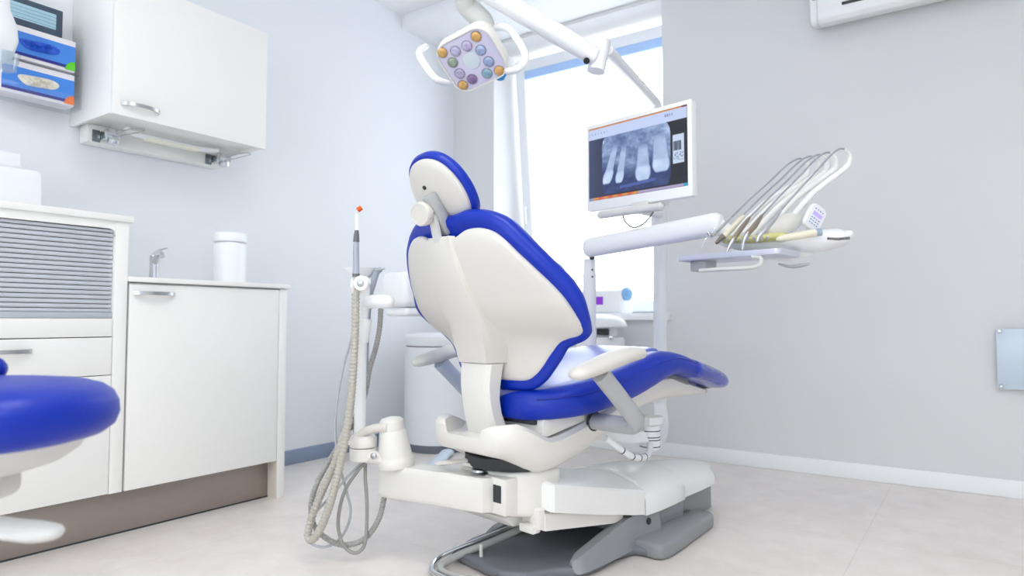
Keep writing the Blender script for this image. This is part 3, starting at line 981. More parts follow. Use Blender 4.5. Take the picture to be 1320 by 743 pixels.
R = disc_mesh(bm, ctr, [(scaled(out, ctr, k), 0) for k in (.02, .2, .4, .6, .75, .88, .96)] + [(out, .002), (grow(out, .004), .009), (grow(out, .003), .02), (scaled(out, ctr, .97), .03)], fu)
bm.faces.new(R[0]); bm.faces.new(R[-1][::-1])
obj('back_shell', bm, BEIGE, chair, 45)
halfc = [(0, 1.018), (.04, 1.018), (.068, 1.022), (.095, 1.026), (.145, 1.02), (.19, 1.003), (.222, .973), (.254, .935), (.288, .889), (.318, .845), (.340, .800), (.341, .768), (.328, .738), (.302, .714), (.270, .700), (.240, .684), (.21, .648), (.185, .615), (.162, .590), (.128, .570), (.063, .566), (0, .566)]
outc = outline(halfc)
bm = NB()
KT = [(.55, .55), (.64, .5), (.70, .40), (.75, .58), (.82, .92), (.88, 1.)]
def growk(o_, d):
    g = grow(o_, 1.)
    return [p + (q - p) * (d * (.45 + .55 * sm_tab(KT, p.y))) for p, q in zip(o_, g)]
fc_ = lambda v, z, off: c(back_u(v, z) + (off - .004) * sm_tab(KT, z) + .004, v, z)
R = disc_mesh(bm, ctr, [(scaled(outc, ctr, .5), .028), (scaled(outc, ctr, .9), .022), (grow(outc, -.004), .008), (growk(outc, .010), .004), (growk(outc, .024), .012), (growk(outc, .030), .028), (growk(outc, .026), .050), (growk(outc, .012), .068), (scaled(outc, ctr, .95), .083), (scaled(outc, ctr, .8), .082), (scaled(outc, ctr, .5), .076)], fc_)
bm.faces.new(R[0]); bm.faces.new(R[-1][::-1])
obj('back_cushion', bm, LEATH, chair, 60)
# spine: raised rib on the shell, then the lower column
SP = [(.984, .050, .036, 1.146), (.965, .058, .044, 1.143), (.90, .070, .053, 1.151), (.82, .082, .062, 1.184), (.735, .090, .068, 1.240), (.68, .083, .067, 1.256), (.64, .074, .064, 1.267), (.626, .072, .063, 1.270)]
bm = NB()
rings = []
for z, wb, wt, u in SP:
    ub_ = back_u(wb, z) + .012
    um = (u + back_u(wb, z)) / 2 - .004
    rings.append([c(ub_, -wb - .002, z), c(um, -wb + .006, z), c(u + .003, -wt, z), c(u - .001, -wt * .5, z), c(u - .002, 0, z), c(u - .001, wt * .5, z), c(u + .003, wt, z), c(um, wb - .006, z), c(ub_, wb + .002, z)])
add_loft(bm, rings)
obj('spine_cover', bm, BEIGE, chair, 30)
CL = [(.624, 1.274, .066, 1.34), (.60, 1.271, .065, 1.335), (.56, 1.269, .063, 1.33), (.52, 1.273, .062, 1.328), (.48, 1.281, .063, 1.335), (.44, 1.295, .067, 1.35), (.395, 1.312, .072, 1.37)]
bm = NB()
rings = []
for z, u, w, uf in CL:
    rings.append([c(uf, -w + .004, z), c(u + .016, -w, z), c(u + .003, -w + .012, z), c(u, -w * .4, z), c(u, w * .4, z), c(u + .003, w - .012, z), c(u + .016, w, z), c(uf, w - .004, z)])
add_loft(bm, rings)
obj('back_column', bm, WHITE, chair, 40)
# --- headrest
HC, TV, NV = c(1.146, -.006, 1.104), Vector((0, -.588, .809)), Vector((0, .809, .588))
def hf(x, y, off):
    return HC + Vector((x, 0, 0)) + TV * y + NV * off
hh = [(0, .112), (.042, .105), (.076, .085), (.100, .050), (.112, .008), (.112, -.030), (.102, -.064), (.078, -.090), (.042, -.107), (0, -.112)]
ho = [p * .955 for p in outline(hh, 5)]
c0 = Vector((0, 0, 0))
bm = NB()
R = disc_mesh(bm, c0, [(scaled(ho, c0, .03), -.018), (scaled(ho, c0, .3), -.017), (scaled(ho, c0, .6), -.013), (scaled(ho, c0, .85), -.006), (scaled(ho, c0, .96), .0), (ho, .006), (ho, .016), (scaled(ho, c0, .96), .02)], hf)
bm.faces.new(R[0]); bm.faces.new(R[-1][::-1])
obj('headrest_shell', bm, BEIGE, chair, 45)
bm = NB()
R = disc_mesh(bm, c0, [(scaled(ho, c0, .5), .012), (scaled(ho, c0, .97), .012), (grow(ho, .008), .012), (grow(ho, .013), .022), (grow(ho, .011), .038), (scaled(ho, c0, .98), .050), (scaled(ho, c0, .8), .054), (scaled(ho, c0, .45), .048)], hf)
bm.faces.new(R[0]); bm.faces.new(R[-1][::-1])
obj('headrest_cushion', bm, LEATH, chair, 60)
lathe('release_hole', [(0, 0), (.006, 0), (.006, .003), (0, .003)], BLACK, chair, hf(-.012, .035, -.0165), -NV, 14)
bm = NB()
M = mtx_from(hf(.012, -.045, -.034), (1, 0, 0), TV, -NV)
add_box(bm, (-.017, -.060, -.018), (.017, .062, .018), .006, 2, M)
add_box(bm, (-.036, .018, -.012), (-.012, .056, .020), .005, 2, M)
br = obj('headrest_bracket', bm, GREYP, chair)
kc = c(1.100, -.012, 1.046)
lathe('tension_knob', [(0, -.012), (.032, -.012), (.034, -.008), (.034, .008), (.031, .013), (.028, .0135), (.027, .0115), (0, .0115)], BEIGE, chair, kc, (.22, -.95, -.22), 40)
tube('knob_axle', [kc, c(1.15, 0, 1.06)], .016, GREYP, chair, 16)
bm = NB()
add_loft(bm, [[c(u + a, b, z) for a, b in ((-.006, -.014), (-.006, .014), (.006, .014), (.006, -.014))] for u, z in ((1.160, .93), (1.148, .965), (1.136, 1.01), (1.124, 1.045))])
obj('headrest_post', bm, LGREY, chair, 20)
# --- mount under the toe end
HB = cw(2.03, .085, .335)
lathe('mount_hub', [(0, -.045), (.034, -.045), (.036, -.040), (.036, .035), (.034, .04), (0, .04)], COOLW, chair, c(2.03, .085, .335), None, 32)
bm = NB()
for zz in (-.034, -.010, .0, .022):
    add_lathe(bm, [(.0, zz - .0015), (.0368, zz - .0015), (.0368, zz + .0015), (0, zz + .0015)], 32, Matrix.Translation(c(2.03, .085, .335)))
obj('hub_groove', bm, DARK, chair)
prism('hub_bracket', [(v, u - 1.8) for v, u in ((.04, 1.98), (.12, 1.98), (.13, 2.03), (.12, 2.07), (.045, 2.07))], 'z', .378, .408, COOLW, chair, .006)
prism('mount_beam', [(1.66 - 1.8, .400), (1.98 - 1.8, .362), (2.01 - 1.8, .315), (1.9 - 1.8, .325), (1.66 - 1.8, .372)], 'x', .06, .105, COOLW, chair, .01, 3)
hp = crom([c(1.70, .15, .375), c(1.76, .16, .335), c(1.83, .16, .300), c(1.90, .15, .288), c(1.96, .13, .292), c(2.01, .10, .315)], 8)
bm = NB(); add_tube(bm, hp, .011, 12)
hs_ = obj('coil_hose', bm, COOLW, chair)
bm = NB()
for k in (9, 15, 20, 25):
    add_tube(bm, [hp[k], hp[k] + (hp[k + 1] - hp[k]).normalized() * .005], .0116, 12)
obj('hose_band', bm, DARK, hs_)

# pipes lying by the base
def flo(x, y, z):
    """point at height z behind photo pixel (x, y)"""
    d_ = CF + CR * ((x - 660) / FPX) + CD * ((y - 371.5) / FPX)
    return CP + d_ * ((z - CAMZ) / d_.z)
tag(tube('floor_pipe', crom([flo(668, 677, .075), flo(640, 688, .062), flo(612, 699, .05), flo(586, 709, .034), flo(566, 719, .018), flo(557, 730, .011), flo(561, 740, .011), flo(585, 750, .011), flo(630, 762, .011)], 8), .0085, CHROME), 'chrome pipe curving over the floor around the grey chair base', 'pipe')
tag(tube('floor_hose', crom([flo(672, 682, .078), flo(648, 693, .064), flo(622, 704, .052), flo(598, 713, .036), flo(577, 724, .02), flo(568, 733, .0125), flo(577, 740, .0125), flo(610, 749, .0125), flo(650, 760, .0125)], 8), .011, mat('hose_grey', (176, 176, 174), .45, var=.03)), 'thick light grey hose beside the chrome pipe on the floor', 'hose')

# ------------------------------------------------------------------ operating light on its post
PB = at(851, 470, 3.05); PB.z = 0
t = thing('operating_light', 'white ceiling-height operating light with twelve coloured lenses over the headrest', 'lamp', PB)
def L_(p):
    return Vector(p) - PB
def lt(name, pts, r, m=COOLW, par=t, seg=16, **k):
    return tube(name, [L_(p) for p in pts], r, m, par, seg, **k)
ptop = at(850, 190, 3.05)
zt_ = at(848, 138, 3.05).z
elb = at(849, 140, 3.05)
jn = at(783, 62, 2.39); jn.z = elb.z
low = [at(851, y_, 3.05) for y_ in (500, 520)]
bend = crom([at(851, 522, 3.05), at(853, 545, 2.98), at(850, 566, 2.85), at(842, 574, 2.68), HB + Vector((0, 0, -.005))], 6)
lt('post', [at(851, 250, 3.05), at(851, 520, 3.05)], .030)
lt('post_foot', bend, [.030, .030, .029, .027, .024])
lt('post_sleeve', [at(849, 250, 3.05), at(849, 300, 3.05)], .034)
up = crom([at(851, 252, 3.05), at(851, 200, 3.05), at(849, 150, 3.05)], 4) + crom([elb + Vector((0, 0, -.01)), elb.lerp(jn, .06) + Vector((0, 0, .012)), elb.lerp(jn, .14) + Vector((0, 0, .012))], 4) + [jn]
lt('post_arm', up, [.022, .022, .022, .021, .020, .020, .020])
ja, jb = jn + Vector((0, 0, .03)), jn + Vector((0, 0, -.075))
ja, jb = at(776, 52, 2.385), at(768, 92, 2.375)
aend = at(598, -27, 2.20)
lt('joint_block', [ja, jb], .032, seg=20, roundend=False)
bm = NB()
A_, B_ = L_(at(766, 72, 2.36)), L_(aend)
ax = (B_ - A_).normalized(); sd = ax.cross(Vector((0, 0, 1))).normalized(); upv = sd.cross(ax)
def flat(p, w, h):
    return [p + sd * (w * math.cos(a)) + upv * (h * math.copysign(abs(math.sin(a)) ** .7, math.sin(a))) for a in [2 * PI * k / 20 for k in range(20)]]
add_loft(bm, [flat(A_, .026, .034), flat(A_.lerp(B_, .25), .027, .036), flat(A_.lerp(B_, .8), .026, .032), flat(B_, .025, .030)])
obj('balance_arm', bm, COOLW, t, 50)
lathe('joint_screw', [(0, 0), (.011, 0), (.011, .006), (0, .006)], BLACK, t, L_(at(756, 78, 2.335)), CD * .6 - CF * .7, 16)
La, Lb_, Ln = Vector((.962, .117, .247)).normalized(), Vector((.072, .762, -.643)).normalized(), Vector((.264, -.636, -.725)).normalized()
LC = at(608.5, 77, 2.25)
M = mtx_from(L_(LC), La, Lb_, Ln)
def rrect(hx, hy, r, n=7):
    o_ = []
    for cx, cy, a0 in ((hx - r, hy - r, 0), (-hx + r, hy - r, 90), (-hx + r, -hy + r, 180), (hx - r, -hy + r, 270)):
        for k in range(n):
            a = math.radians(a0 + 90 * k / (n - 1))
            o_.append((cx + r * math.cos(a), cy + r * math.sin(a)))
    return o_
bm = NB()
add_loft(bm, [[M @ Vector((x * k, y * k, z)) for x, y in rrect(.106, .095, .052)] for k, z in ((.55, -.088), (.78, -.080), (.92, -.062), (.99, -.035), (1.0, -.010), (1.0, .004), (.97, .010), (.93, .010), (.91, .004))])
obj('lamp_head', bm, WHITE, t, 40)
bm = NB()
add_loft(bm, [[M @ Vector((x, y, z)) for x, y in rrect(.096, .086, .044)] for z in (.0, .0065)])
face = obj('lamp_face', bm, mat('lavender_lamp_face', (218, 214, 234), .3, coat=.4, var=.03), t, 40)
bm = NB()
add_lathe(bm, [(0, .0066), (.03, .0066), (.028, .010), (0, .0115)], 36, M)
obj('centre_lens', bm, mat('centre_lens', (214, 226, 228), .2, coat=.5, var=.05, vscale=20), face)
lens_cols = {'amber': (212, 166, 92), 'violet': (142, 116, 158), 'lilac': (186, 178, 208), 'sea': (136, 172, 184), 'sage': (146, 160, 138), 'sky': (158, 176, 208)}
def face_xy(px, py):
    q = (px - 608.5, py - 77)
    # pixel offsets to face axes
    ax_, ay_, bx_, by_ = La.dot(CR), La.dot(CD), Lb_.dot(CR), Lb_.dot(CD)
    s_ = FPX / 2.25
    det = ax_ * by_ - bx_ * ay_
    X, Y = q[0] / s_, q[1] / s_
    return ((X * by_ - bx_ * Y) / det, (ax_ * Y - ay_ * X) / det)
for px, py, cn in ((571, 67.3, 'amber'), (615.5, 54.6, 'amber'), (644, 88.6, 'amber'), (595.4, 100.8, 'amber'), (588.2, 67, 'lilac'), (603.2, 62.8, 'lilac'), (620.8, 67.6, 'sky'), (630.5, 79, 'sky'), (627.8, 90.4, 'sea'), (608, 95.3, 'violet'), (592, 88.9, 'lilac'), (583.7, 77.6, 'sage')):
    fx, fy = face_xy(px, py)
    bm = NB()
    mm = M @ Matrix.Translation((fx, fy, .0062))
    add_lathe(bm, [(0, 0), (.0175, 0), (.0165, .004), (.010, .0075), (0, .0085)], 10, mm)
    le = obj('lens', bm, mat('lens_' + cn, lens_cols[cn], .15, coat=.8, var=.45, vscale=70), face, 20)
    bm = NB()
    for k in range(18):
        a = 2 * PI * k / 18
        add_box(bm, (.0165, -.0014, 0), (.0192, .0014, .002), 0, 1, mm @ Matrix.Rotation(a, 4, 'Z'))
    obj('lens_ring', bm, mat('lens_ring', (120, 112, 128), .4, var=.05), le)
hb = crom([at(577, 107, 2.17), at(562, 102, 2.13), at(549, 86, 2.16), at(541, 72, 2.21), at(542, 65, 2.24), at(549, 60, 2.29)], 6)
lt('handle', hb, [.010, .0115, .012, .012, .011, .010], roundend=True)
hb = crom([at(634, 37, 2.31), at(650, 35, 2.27), at(661, 43, 2.25), at(676, 68, 2.17), at(675, 82, 2.14), at(665, 90, 2.13), at(655, 92, 2.15)], 6)
lt('handle', hb, [.013, .0135, .0125, .0125, .012, .0115, .011], roundend=True)
lathe('blue_sensor', [(0, 0), (.02, 0), (.022, -.012), (.014, -.026), (0, -.03)], mat('sky_blue_cap', (40, 158, 226), .3, var=.04), t, L_(at(645, 93, 2.33)), (0, 0, 1), 24)
nk = crom([aend, at(600, 2, 2.27), at(606, 12, 2.29), at(622, 27, 2.30), at(628, 42, 2.31)], 6)
lt('lamp_neck', nk, [.03, .034, .036, .036, .03], LGREY, roundend=True)

# ------------------------------------------------------------------ monitor
MC = Vector((-1.096, 2.455, 1.386))
mon = thing('monitor', 'white monitor showing a dental x-ray of upper teeth', 'monitor', MC, math.radians(-11.5))
mw, mh = .2505, .181
bm = NB()
add_prism(bm, rrect(mw, mh, .006, 3), 'y', -.012, .022, .003)
obj('bezel', bm, COOLW, mon)
box('back_housing', (-.17, .02, -.11), (.17, .055, .11), COOLW, mon, .012)
# the picture: a fine grid whose points carry the screen colours
NX, NY = 232, 136
sx0, sx1, sz0, sz1 = -mw + .014, mw - .019, -mh + .042, mh - .018
def fbm(x, y, f, o=4):
    return sum(noise.noise(Vector((x * f * 2 ** k, y * f * 2 ** k, 3.1 * k))) / 2 ** k for k in range(o))
def sstep(a, b, x):
    t_ = max(0., min(1., (x - a) / (b - a)))
    return t_ * t_ * (3 - 2 * t_)
def tooth(x, y, cx0, cy0, cx1, cy1, wr, wc, yc):
    """brightness of one tooth: root end (cx0, cy0) to crown tip (cx1, cy1), y runs down"""
    if y < cy0 - .02 or y > cy1 + .02:
        return 0.
    f = (y - cy0) / (cy1 - cy0)
    cx = cx0 + (cx1 - cx0) * f
    k = (yc - cy0) / (cy1 - cy0)
    w = wr * (.62 + .38 * f / k) if f < k else wr + (wc - wr) * sstep(k, k + .14, f)
    if f > .82:
        w *= math.sqrt(max(0, 1 - ((f - .82) / .2) ** 2 * .8))
    return sstep(w * 1.08, w * .80, abs(x - cx)) * sstep(1.03, .97, f) * sstep(-.02, .30, f) * (.84 if f < k else .84 + .16 * sstep(k, k + .10, f))
def screen_col(x, y):
    """x right, y down, both 0..1"""
    if y < .018:
        return (.86, .56, .30) if x < .95 else (.45, .08, .22)
    if y < .155:
        base = (.80, .86, 1.0)
        if .79 < x < .87 and .055 < y < .095 and math.sin(x * 300) > -.2:
            return (.50, .56, .74)
        if x < .22 and .07 < y < .10 and math.sin(x * 190) > .75:
            return (.55, .60, .74)
        return base
    if y > .965:
        if x < .05:
            return (.75, .8, .95) if math.sin(x * 400) > -.3 else (.3, .35, .5)
        if x > .965:
            return (.1, .66, .86)
        if x < .53:
            return (.90, .50 - .12 * math.sin(x * 60), .28)
        return (.70, .66, .80)
    bg = (.08 + .16 * (1 - x) ** 3, .085 + .21 * (1 - x) ** 3, .13 + .33 * (1 - x) ** 3)
    # thumbnail
    if .868 < x < .972 and .345 < y < .70:
        tx, ty = (x - .868) / .104, (y - .345) / .355
        if .06 < tx < .75 and .22 < ty < .56:
            v = .50 + .35 * math.sin(tx * 16) * (ty - .1)
            return (v * .75, v * .85, v)
        if .1 < tx < .9 and .62 < ty < .9 and noise.noise(Vector((tx * 14, ty * 16, 2))) > .15:
            return (.42, .50, .70)
        return (.82, .88, .97)
    # x-ray with rounded corners
    ax, ay, bx, by, rr = .150, .165, .845, .945, .12
    dx = max(ax + rr - x, 0, x - bx + rr) / rr
    dy = max(ay + rr - y, 0, y - by + rr) / (rr * 1.5)
    inside = ax < x < bx and y < by and dx * dx + dy * dy < 1
    if .163 < x < .172 and .20 < y < .245:
        return (.9, .93, 1)
    if not inside:
        return bg
    X, Y = (x - ax) / (bx - ax), (y - ay) / (by - ay)
    bone = .62 + .16 * fbm(X, Y, 5) + .12 * fbm(X, Y, 18, 2)
    bone *= 1 - .55 * sstep(.45, .72, Y + .10 * math.sin(X * 9 + .8))
    bone += .18 * sstep(.55, 1., X) * sstep(.5, .1, Y)
    v = bone
    for a in ((.24, .04, .06, .82, .062, .082, .56), (.36, .10, .255, .84, .058, .068, .62), (.62, .16, .615, .87, .10, .118, .60), (.85, .04, .875, .78, .118, .130, .54)):
        tt_ = tooth(X, Y, *a)
        if tt_ > 0:
            v = v * (1 - min(1, tt_ * 1.1)) + min(1, tt_ * 1.1) * (.46 + .48 * tt_ + .07 * fbm(X, Y, 7))
    if .27 < X < .80 and .875 < Y + (X - .5) * .07 < .925:
        return (.30, .38, .68)
    if .64 < Y and .50 < X < .52 and v < .35:
        v *= .95
    v = max(.08, min(1., v))
    return (.84 * v ** 1.2, .88 * v ** 1.1 + .04, min(1, .24 + .80 * v))
bm = NB()
cl = bm.loops.layers.float_color.new('screen')
grid = [[bm.verts.new((sx0 + (sx1 - sx0) * i / NX, -.0132, sz1 + (sz0 - sz1) * j / NY)) for i in range(NX + 1)] for j in range(NY + 1)]
cols = [[screen_col(i / NX, j / NY) for i in range(NX + 1)] for j in range(NY + 1)]
for j in range(NY):
    for i in range(NX):
        f = bm.faces.new((grid[j][i], grid[j + 1][i], grid[j + 1][i + 1], grid[j][i + 1]))
        for l, (jj, ii) in zip(f.loops, ((j, i), (j + 1, i), (j + 1, i + 1), (j, i + 1))):
            r_, g_, b_ = cols[jj][ii]
            l[cl] = srgb(max(0, r_) * 255, max(0, g_) * 255, max(0, b_) * 255)
sm = bpy.data.materials.new('screen_image')
sm.use_nodes = True
nt = sm.node_tree
b = nt.nodes['Principled BSDF']
b.inputs['Base Color'].default_value = (.01, .01, .012, 1)
b.inputs['Roughness'].default_value = .35
an = nt.nodes.new('ShaderNodeAttribute'); an.attribute_name = 'screen'
nt.links.new(an.outputs['Color'], b.inputs['Emission Color'])
b.inputs['Emission Strength'].default_value = .85
me = bpy.data.meshes.new('screen')
bm.to_mesh(me); bm.free()
link('screen', me, mon, sm)
box('screen_backing', (sx0 - .001, -.0129, sz0 - .001), (sx1 + .001, -.010, sz1 + .001), BLACK, mon, 0)
bm = NB()
add_tube(bm, [(-.170, -.02, -.205), (.115, -.02, -.205)], .016, 14, roundend=True)
add_box(bm, (-.02, -.02, -.2), (.06, .02, -.172), .004)
obj('handle_bar', bm, LGREY, mon)
tube('cable_loop', crom([(-.06, -.018, -.193), (-.05, -.022, -.24), (-.01, -.02, -.272), (.035, -.015, -.262), (.07, -.005, -.225), (.08, 0, -.19)], 6), .003, mat('monitor_cable', (96, 92, 90), .5, var=.03), mon, 8)
pm = mon.matrix_basis
pl = Matrix.Rotation(math.radians(11.5), 4, 'Z') @ (at(850, 275, 3.02) - MC)
tube('support_arm', [(.05, .03, -.12), (.06, .10, -.16), (pl.x, pl.y * .6, pl.z), (pl.x, pl.y, pl.z)], .022, COOLW, mon, 14)

# ------------------------------------------------------------------ delivery unit
DP = at(760, 400, 2.86); DP.z = 0
t = thing('delivery_unit', 'white instrument delivery unit on a long arm with a tray under the handpieces', 'dental unit', DP)
def D_(p):
    return Vector(p) - DP
def dt(name, pts, r, m=COOLW, par=t, seg=16, **k):
    return tube(name, [D_(p) for p in pts], r, m, par, seg, **k)
a0, a1 = at(757, 320, 2.84), at(928, 288.5, 2.42)
bm = NB()
ax = (a1 - a0).normalized(); sd = ax.cross(Vector((0, 0, 1))).normalized(); upv = sd.cross(ax)
def pill(p, w, h, n=24):
    return [D_(p) + sd * (w * math.cos(a)) + upv * (h * math.copysign(abs(math.sin(a)) ** .75, math.sin(a))) for a in [2 * PI * k / n for k in range(n)]]
Lr = [(-.012, .55), (-.006, .82), (.01, .97), (.03, 1.0), (.25, 1.), (.75, 1.02), (.96, 1.05), (.99, 1.), (1.01, .85), (1.018, .5)]
add_loft(bm, [pill(a0 + (a1 - a0) * f_, .030 * k, .041 * k) for f_, k in Lr])
obj('support_arm', bm, COOLW, t, 50)
dt('arm_post', [at(760, 334, 2.86), at(760, 352, 2.86)], .024)
dt('arm_post', [at(760, 352, 2.86), at(760, 470, 2.86), cw(2.16, -.31, .36)], .0275)
ub = crom([cw(2.165, -.31, .37), cw(2.16, -.28, .335), cw(2.12, -.15, .325), cw(2.04, .05, .33)], 5)
dt('under_arm', ub, .024)
lathe('lock_screw', [(0, 0), (.011, 0), (.011, .006), (0, .006)], DARK, t, D_(at(763, 332, 2.83)), -CF, 14)
bm = NB()
for y_ in (348, 357):
    add_lathe(bm, [(0, 0), (.004, 0), (.004, .003), (0, .003)], 12, Matrix.Translation(D_(at(763.5, y_, 2.833))) @ Vector((0, 0, 1)).rotation_difference(-CF).to_matrix().to_4x4())
obj('post_hole', bm, DARK, t)
# head body
body = crom([at(930, 312, 2.38), at(952, 315, 2.36), at(985, 316, 2.32), at(1020, 314, 2.27), at(1055, 311, 2.22), at(1082, 307, 2.19), at(1092, 304, 2.18)], 5)
dt('head_body', body, [.014, .026, .038, .046, .046, .038, .022], COOLW, seg=22, sx=.8, sy=1.3, roundend=True)
dt('head_link', [at(925, 292, 2.43), at(945, 303, 2.42), at(975, 312, 2.38)], [.03, .026, .024], COOLW)
YEL = mat('pale_yellow_holder', (232, 226, 150), .45, var=.06)
pts = crom([at(934, 309, 2.34), at(960, 309, 2.30), at(985, 307, 2.26), at(1008, 305, 2.22)], 4)
dt('holder_rack', pts, .016, YEL, seg=14, sx=.8, sy=1.5, roundend=True)
for px, py, d_ in ((938, 306, 2.315), (955, 306, 2.285), (972, 304, 2.26), (990, 303, 2.23)):
    bm = NB()
    for k in (-1, 1):
        add_tube(bm, [D_(at(px + 4 * k - 3, py + 6, d_ + .02)), D_(at(px + 4 * k - 5, py + 2, d_ - .03))], .0045, 8, roundend=True)
    obj('holder_fork', bm, COOLW, t)
dt('upper_housing', crom([at(1000, 296, 2.25), at(1014, 289, 2.27), at(1024, 284, 2.30)], 4), [.030, .034, .028], WHITE, seg=20, roundend=True)
# whip arms and handpieces
whips = [((1032, 205), (942, 281), 2.36), ((1046, 202), (956, 279), 2.33), ((1057, 200), (966, 281), 2.30), ((1068, 197), (982, 278), 2.27), ((1086, 192), (1007, 271), 2.23)]
ARMW = mat('translucent_whip', (240, 240, 238), .4, var=.01)
for i, ((tx, ty), (bx, by), d_) in enumerate(whips):
    ap = crom([at(tx, ty, d_ + .02), at(tx + 5, ty + 2, d_ + .03), at(tx + 9, ty + 8, d_ + .04), at(tx + 9, ty + 16, d_ + .045), at(tx + 2, ty + 26, d_ + .05), at(bx + (tx - bx) * .45 + 5, by + (ty - by) * .42 + 12, d_ + .05), at(bx + 8, by + 17, d_ + .05), at(bx, by + 24, d_ + .04)], 6)
    dt('whip_arm', ap, [.0035, .006, .009, .010, .010, .011, .012], ARMW, seg=10)
CREAM = mat('cream_handle', (226, 220, 200), .4, var=.03)
BRONZE = mat('bronze_steel', (168, 156, 142), .3, metal=.8, var=.05)
SATIN = mat('satin_steel', (198, 200, 204), .3, metal=.7, var=.04)
specs = [
    ('air_water_syringe', 'chrome three-way syringe with a thin bent tip, first from the monitor in the handpiece row', 'syringe', [(942, 281), (930, 293), (921, 301)], [.004, .0055, .006], SATIN, [(921, 301), (916, 304), (913, 300)], [.007, .008, .005], CHROME),
    ('dental_handpiece', 'cream handpiece with a short dark nozzle, second from the monitor in the row', 'handpiece', [(958, 279), (945, 293), (934, 304)], [.006, .010, .011], CREAM, [(934, 304), (928, 309), (924, 313)], [.010, .008, .006], mat('dark_nozzle', (120, 112, 102), .4, metal=.5, var=.04)),
    ('dental_handpiece', 'slim satin steel handpiece bent at the neck, third from the monitor in the row', 'handpiece', [(966, 281), (956, 294), (946, 308)], [.005, .0085, .008], BRONZE, [(946, 308), (941, 316), (937, 325)], [.0075, .005, .004], SATIN),
    ('dental_handpiece', 'steel handpiece with a bronze collar, fourth from the monitor in the row', 'handpiece', [(982, 278), (973, 291), (964, 301)], [.005, .010, .009], BRONZE, [(964, 301), (959, 311), (957, 322)], [.0085, .006, .004], SATIN),
    ('dental_handpiece', 'long slender steel handpiece nearest the keypad, hung from the tallest whip', 'handpiece', [(1007, 271), (997, 284), (986, 297)], [.004, .0085, .008], SATIN, [(986, 297), (979, 304), (976, 311)], [.0075, .006, .0045], SATIN),
]
for i, (nm, lab, cat, pb, rb, mb, pn, rn, mn) in enumerate(specs):
    (tx, ty), (bx, by), d_ = whips[i]
    h0 = at(pb[1][0], pb[1][1], d_ - .04)
    h = thing(nm, lab, cat, h0, 0)
    H_ = lambda p, dd: at(p[0], p[1], dd) - h0
    bdy = crom([H_(p, d_ - .02 - .02 * k) for k, p in enumerate(pb)], 6)
    tube('grip', bdy, rb, mb, h, 14, roundend=True)
    nz = crom([H_(p, d_ - .06 - .006 * k) for k, p in enumerate(pn)], 5)
    tube('head' if i else 'valve', nz, rn, mn, h, 12, roundend=True)
    if i == 0:
        tube('syringe_tip', crom([H_((914, 304), d_ - .07), H_((910, 308), d_ - .075), H_((905, 320), d_ - .08)], 5), .0016, CHROME, h, 8)
        lathe('button', [(0, 0), (.004, 0), (.004, .006), (0, .007)], CHROME, h, H_((921, 296), d_ - .068), CD * -1, 10)
    else:
        tube('neck_ring', [H_(pn[0], d_ - .058), H_(((pn[0][0] * 3 + pn[1][0]) / 4, (pn[0][1] * 3 + pn[1][1]) / 4), d_ - .0605)], rn[0] * 1.12, STEEL, h, 14)
    hose = crom([H_((bx, by), d_ - .02), H_((bx + (tx - bx) * .3 - 1, by + (ty - by) * .33), d_ - .01), H_((bx + (tx - bx) * .56, by + (ty - by) * .62), d_), H_((bx + (tx - bx) * .80, by + (ty - by) * .89), d_ + .01), H_((tx - 4, ty), d_ + .015), H_((tx + 2, ty + .3), d_ + .02)], 7)
    tube('hose', hose, .0032, mat('handpiece_hose', (158, 162, 170), .4, var=.03), h, 8)
h0 = at(1030, 303, 2.15)
h = thing('curing_light', 'thick cream and grey cylindrical handpiece lying below the keypad', 'handpiece', h0)
tube('grip', [at(1008, 307.5, 2.165) - h0, at(1030, 304, 2.155) - h0, at(1052, 300, 2.145) - h0], [.011, .0125, .0125], CREAM, h, 18)
tube('end_cap', [at(1052, 300, 2.145) - h0, at(1059, 299, 2.142) - h0], [.0128, .0118], mat('blue_grey_cap', (150, 172, 188), .3, var=.04), h, 18)
tube('nose', [at(1008, 307.5, 2.165) - h0, at(1003, 308.5, 2.168) - h0], [.011, .007], CREAM, h, 18, roundend=True)
bm = NB()
ribbed(bm, [at(1066, 307.5, 2.10), at(1080, 308.5, 2.09), at(1095, 307, 2.085)], .004, .0012, .006, 8)
bmesh.ops.translate(bm, verts=bm.verts, vec=-DP)
obj('coiled_cord', bm, mat('dark_cord', (112, 108, 108), .5, var=.05), t)
# keypad
KC = at(1051, 281, 2.17)
kx = (at(1060, 268, 2.175) - at(1046, 296, 2.17)).normalized()
kr = (CR * .93 + CF * .35)
kr = (kr - kx * kr.dot(kx)).normalized()
kn = kr.cross(kx).normalized()
M = mtx_from(D_(KC), kr, kx, kn)
bm = NB()
add_loft(bm, [[M @ Vector((x * k, y * k, z)) for x, y in rrect(.034, .041, .018)] for k, z in ((.9, -.014), (1, -.008), (1., 0), (.95, .003))])
kp = obj('keypad', bm, COOLW, t, 40)
bm = NB(); add_box(bm, (-.020, .004, .0028), (.020, .016, .0042), 0, 1, M)
obj('display', bm, mat('violet_display', (176, 160, 240), .3, emit=(176, 160, 240), estr=.35), kp)
bm = NB()
for j, yy in enumerate((.026, -.004, -.013, -.022)):
    for i_ in range(4):
        x_ = -.0165 + i_ * .011
        add_box(bm, (x_ - .003, yy - .002, .0028), (x_ + .003, yy + .0015 - .0008 * ((i_ + j) % 2), .0038), 0, 1, M)
obj('key_marks', bm, mat('blue_key_print', (120, 140, 206), .4, var=.05), kp)
dt('keypad_stem', [at(1040, 300, 2.22), at(1046, 294, 2.185)], .012, COOLW)
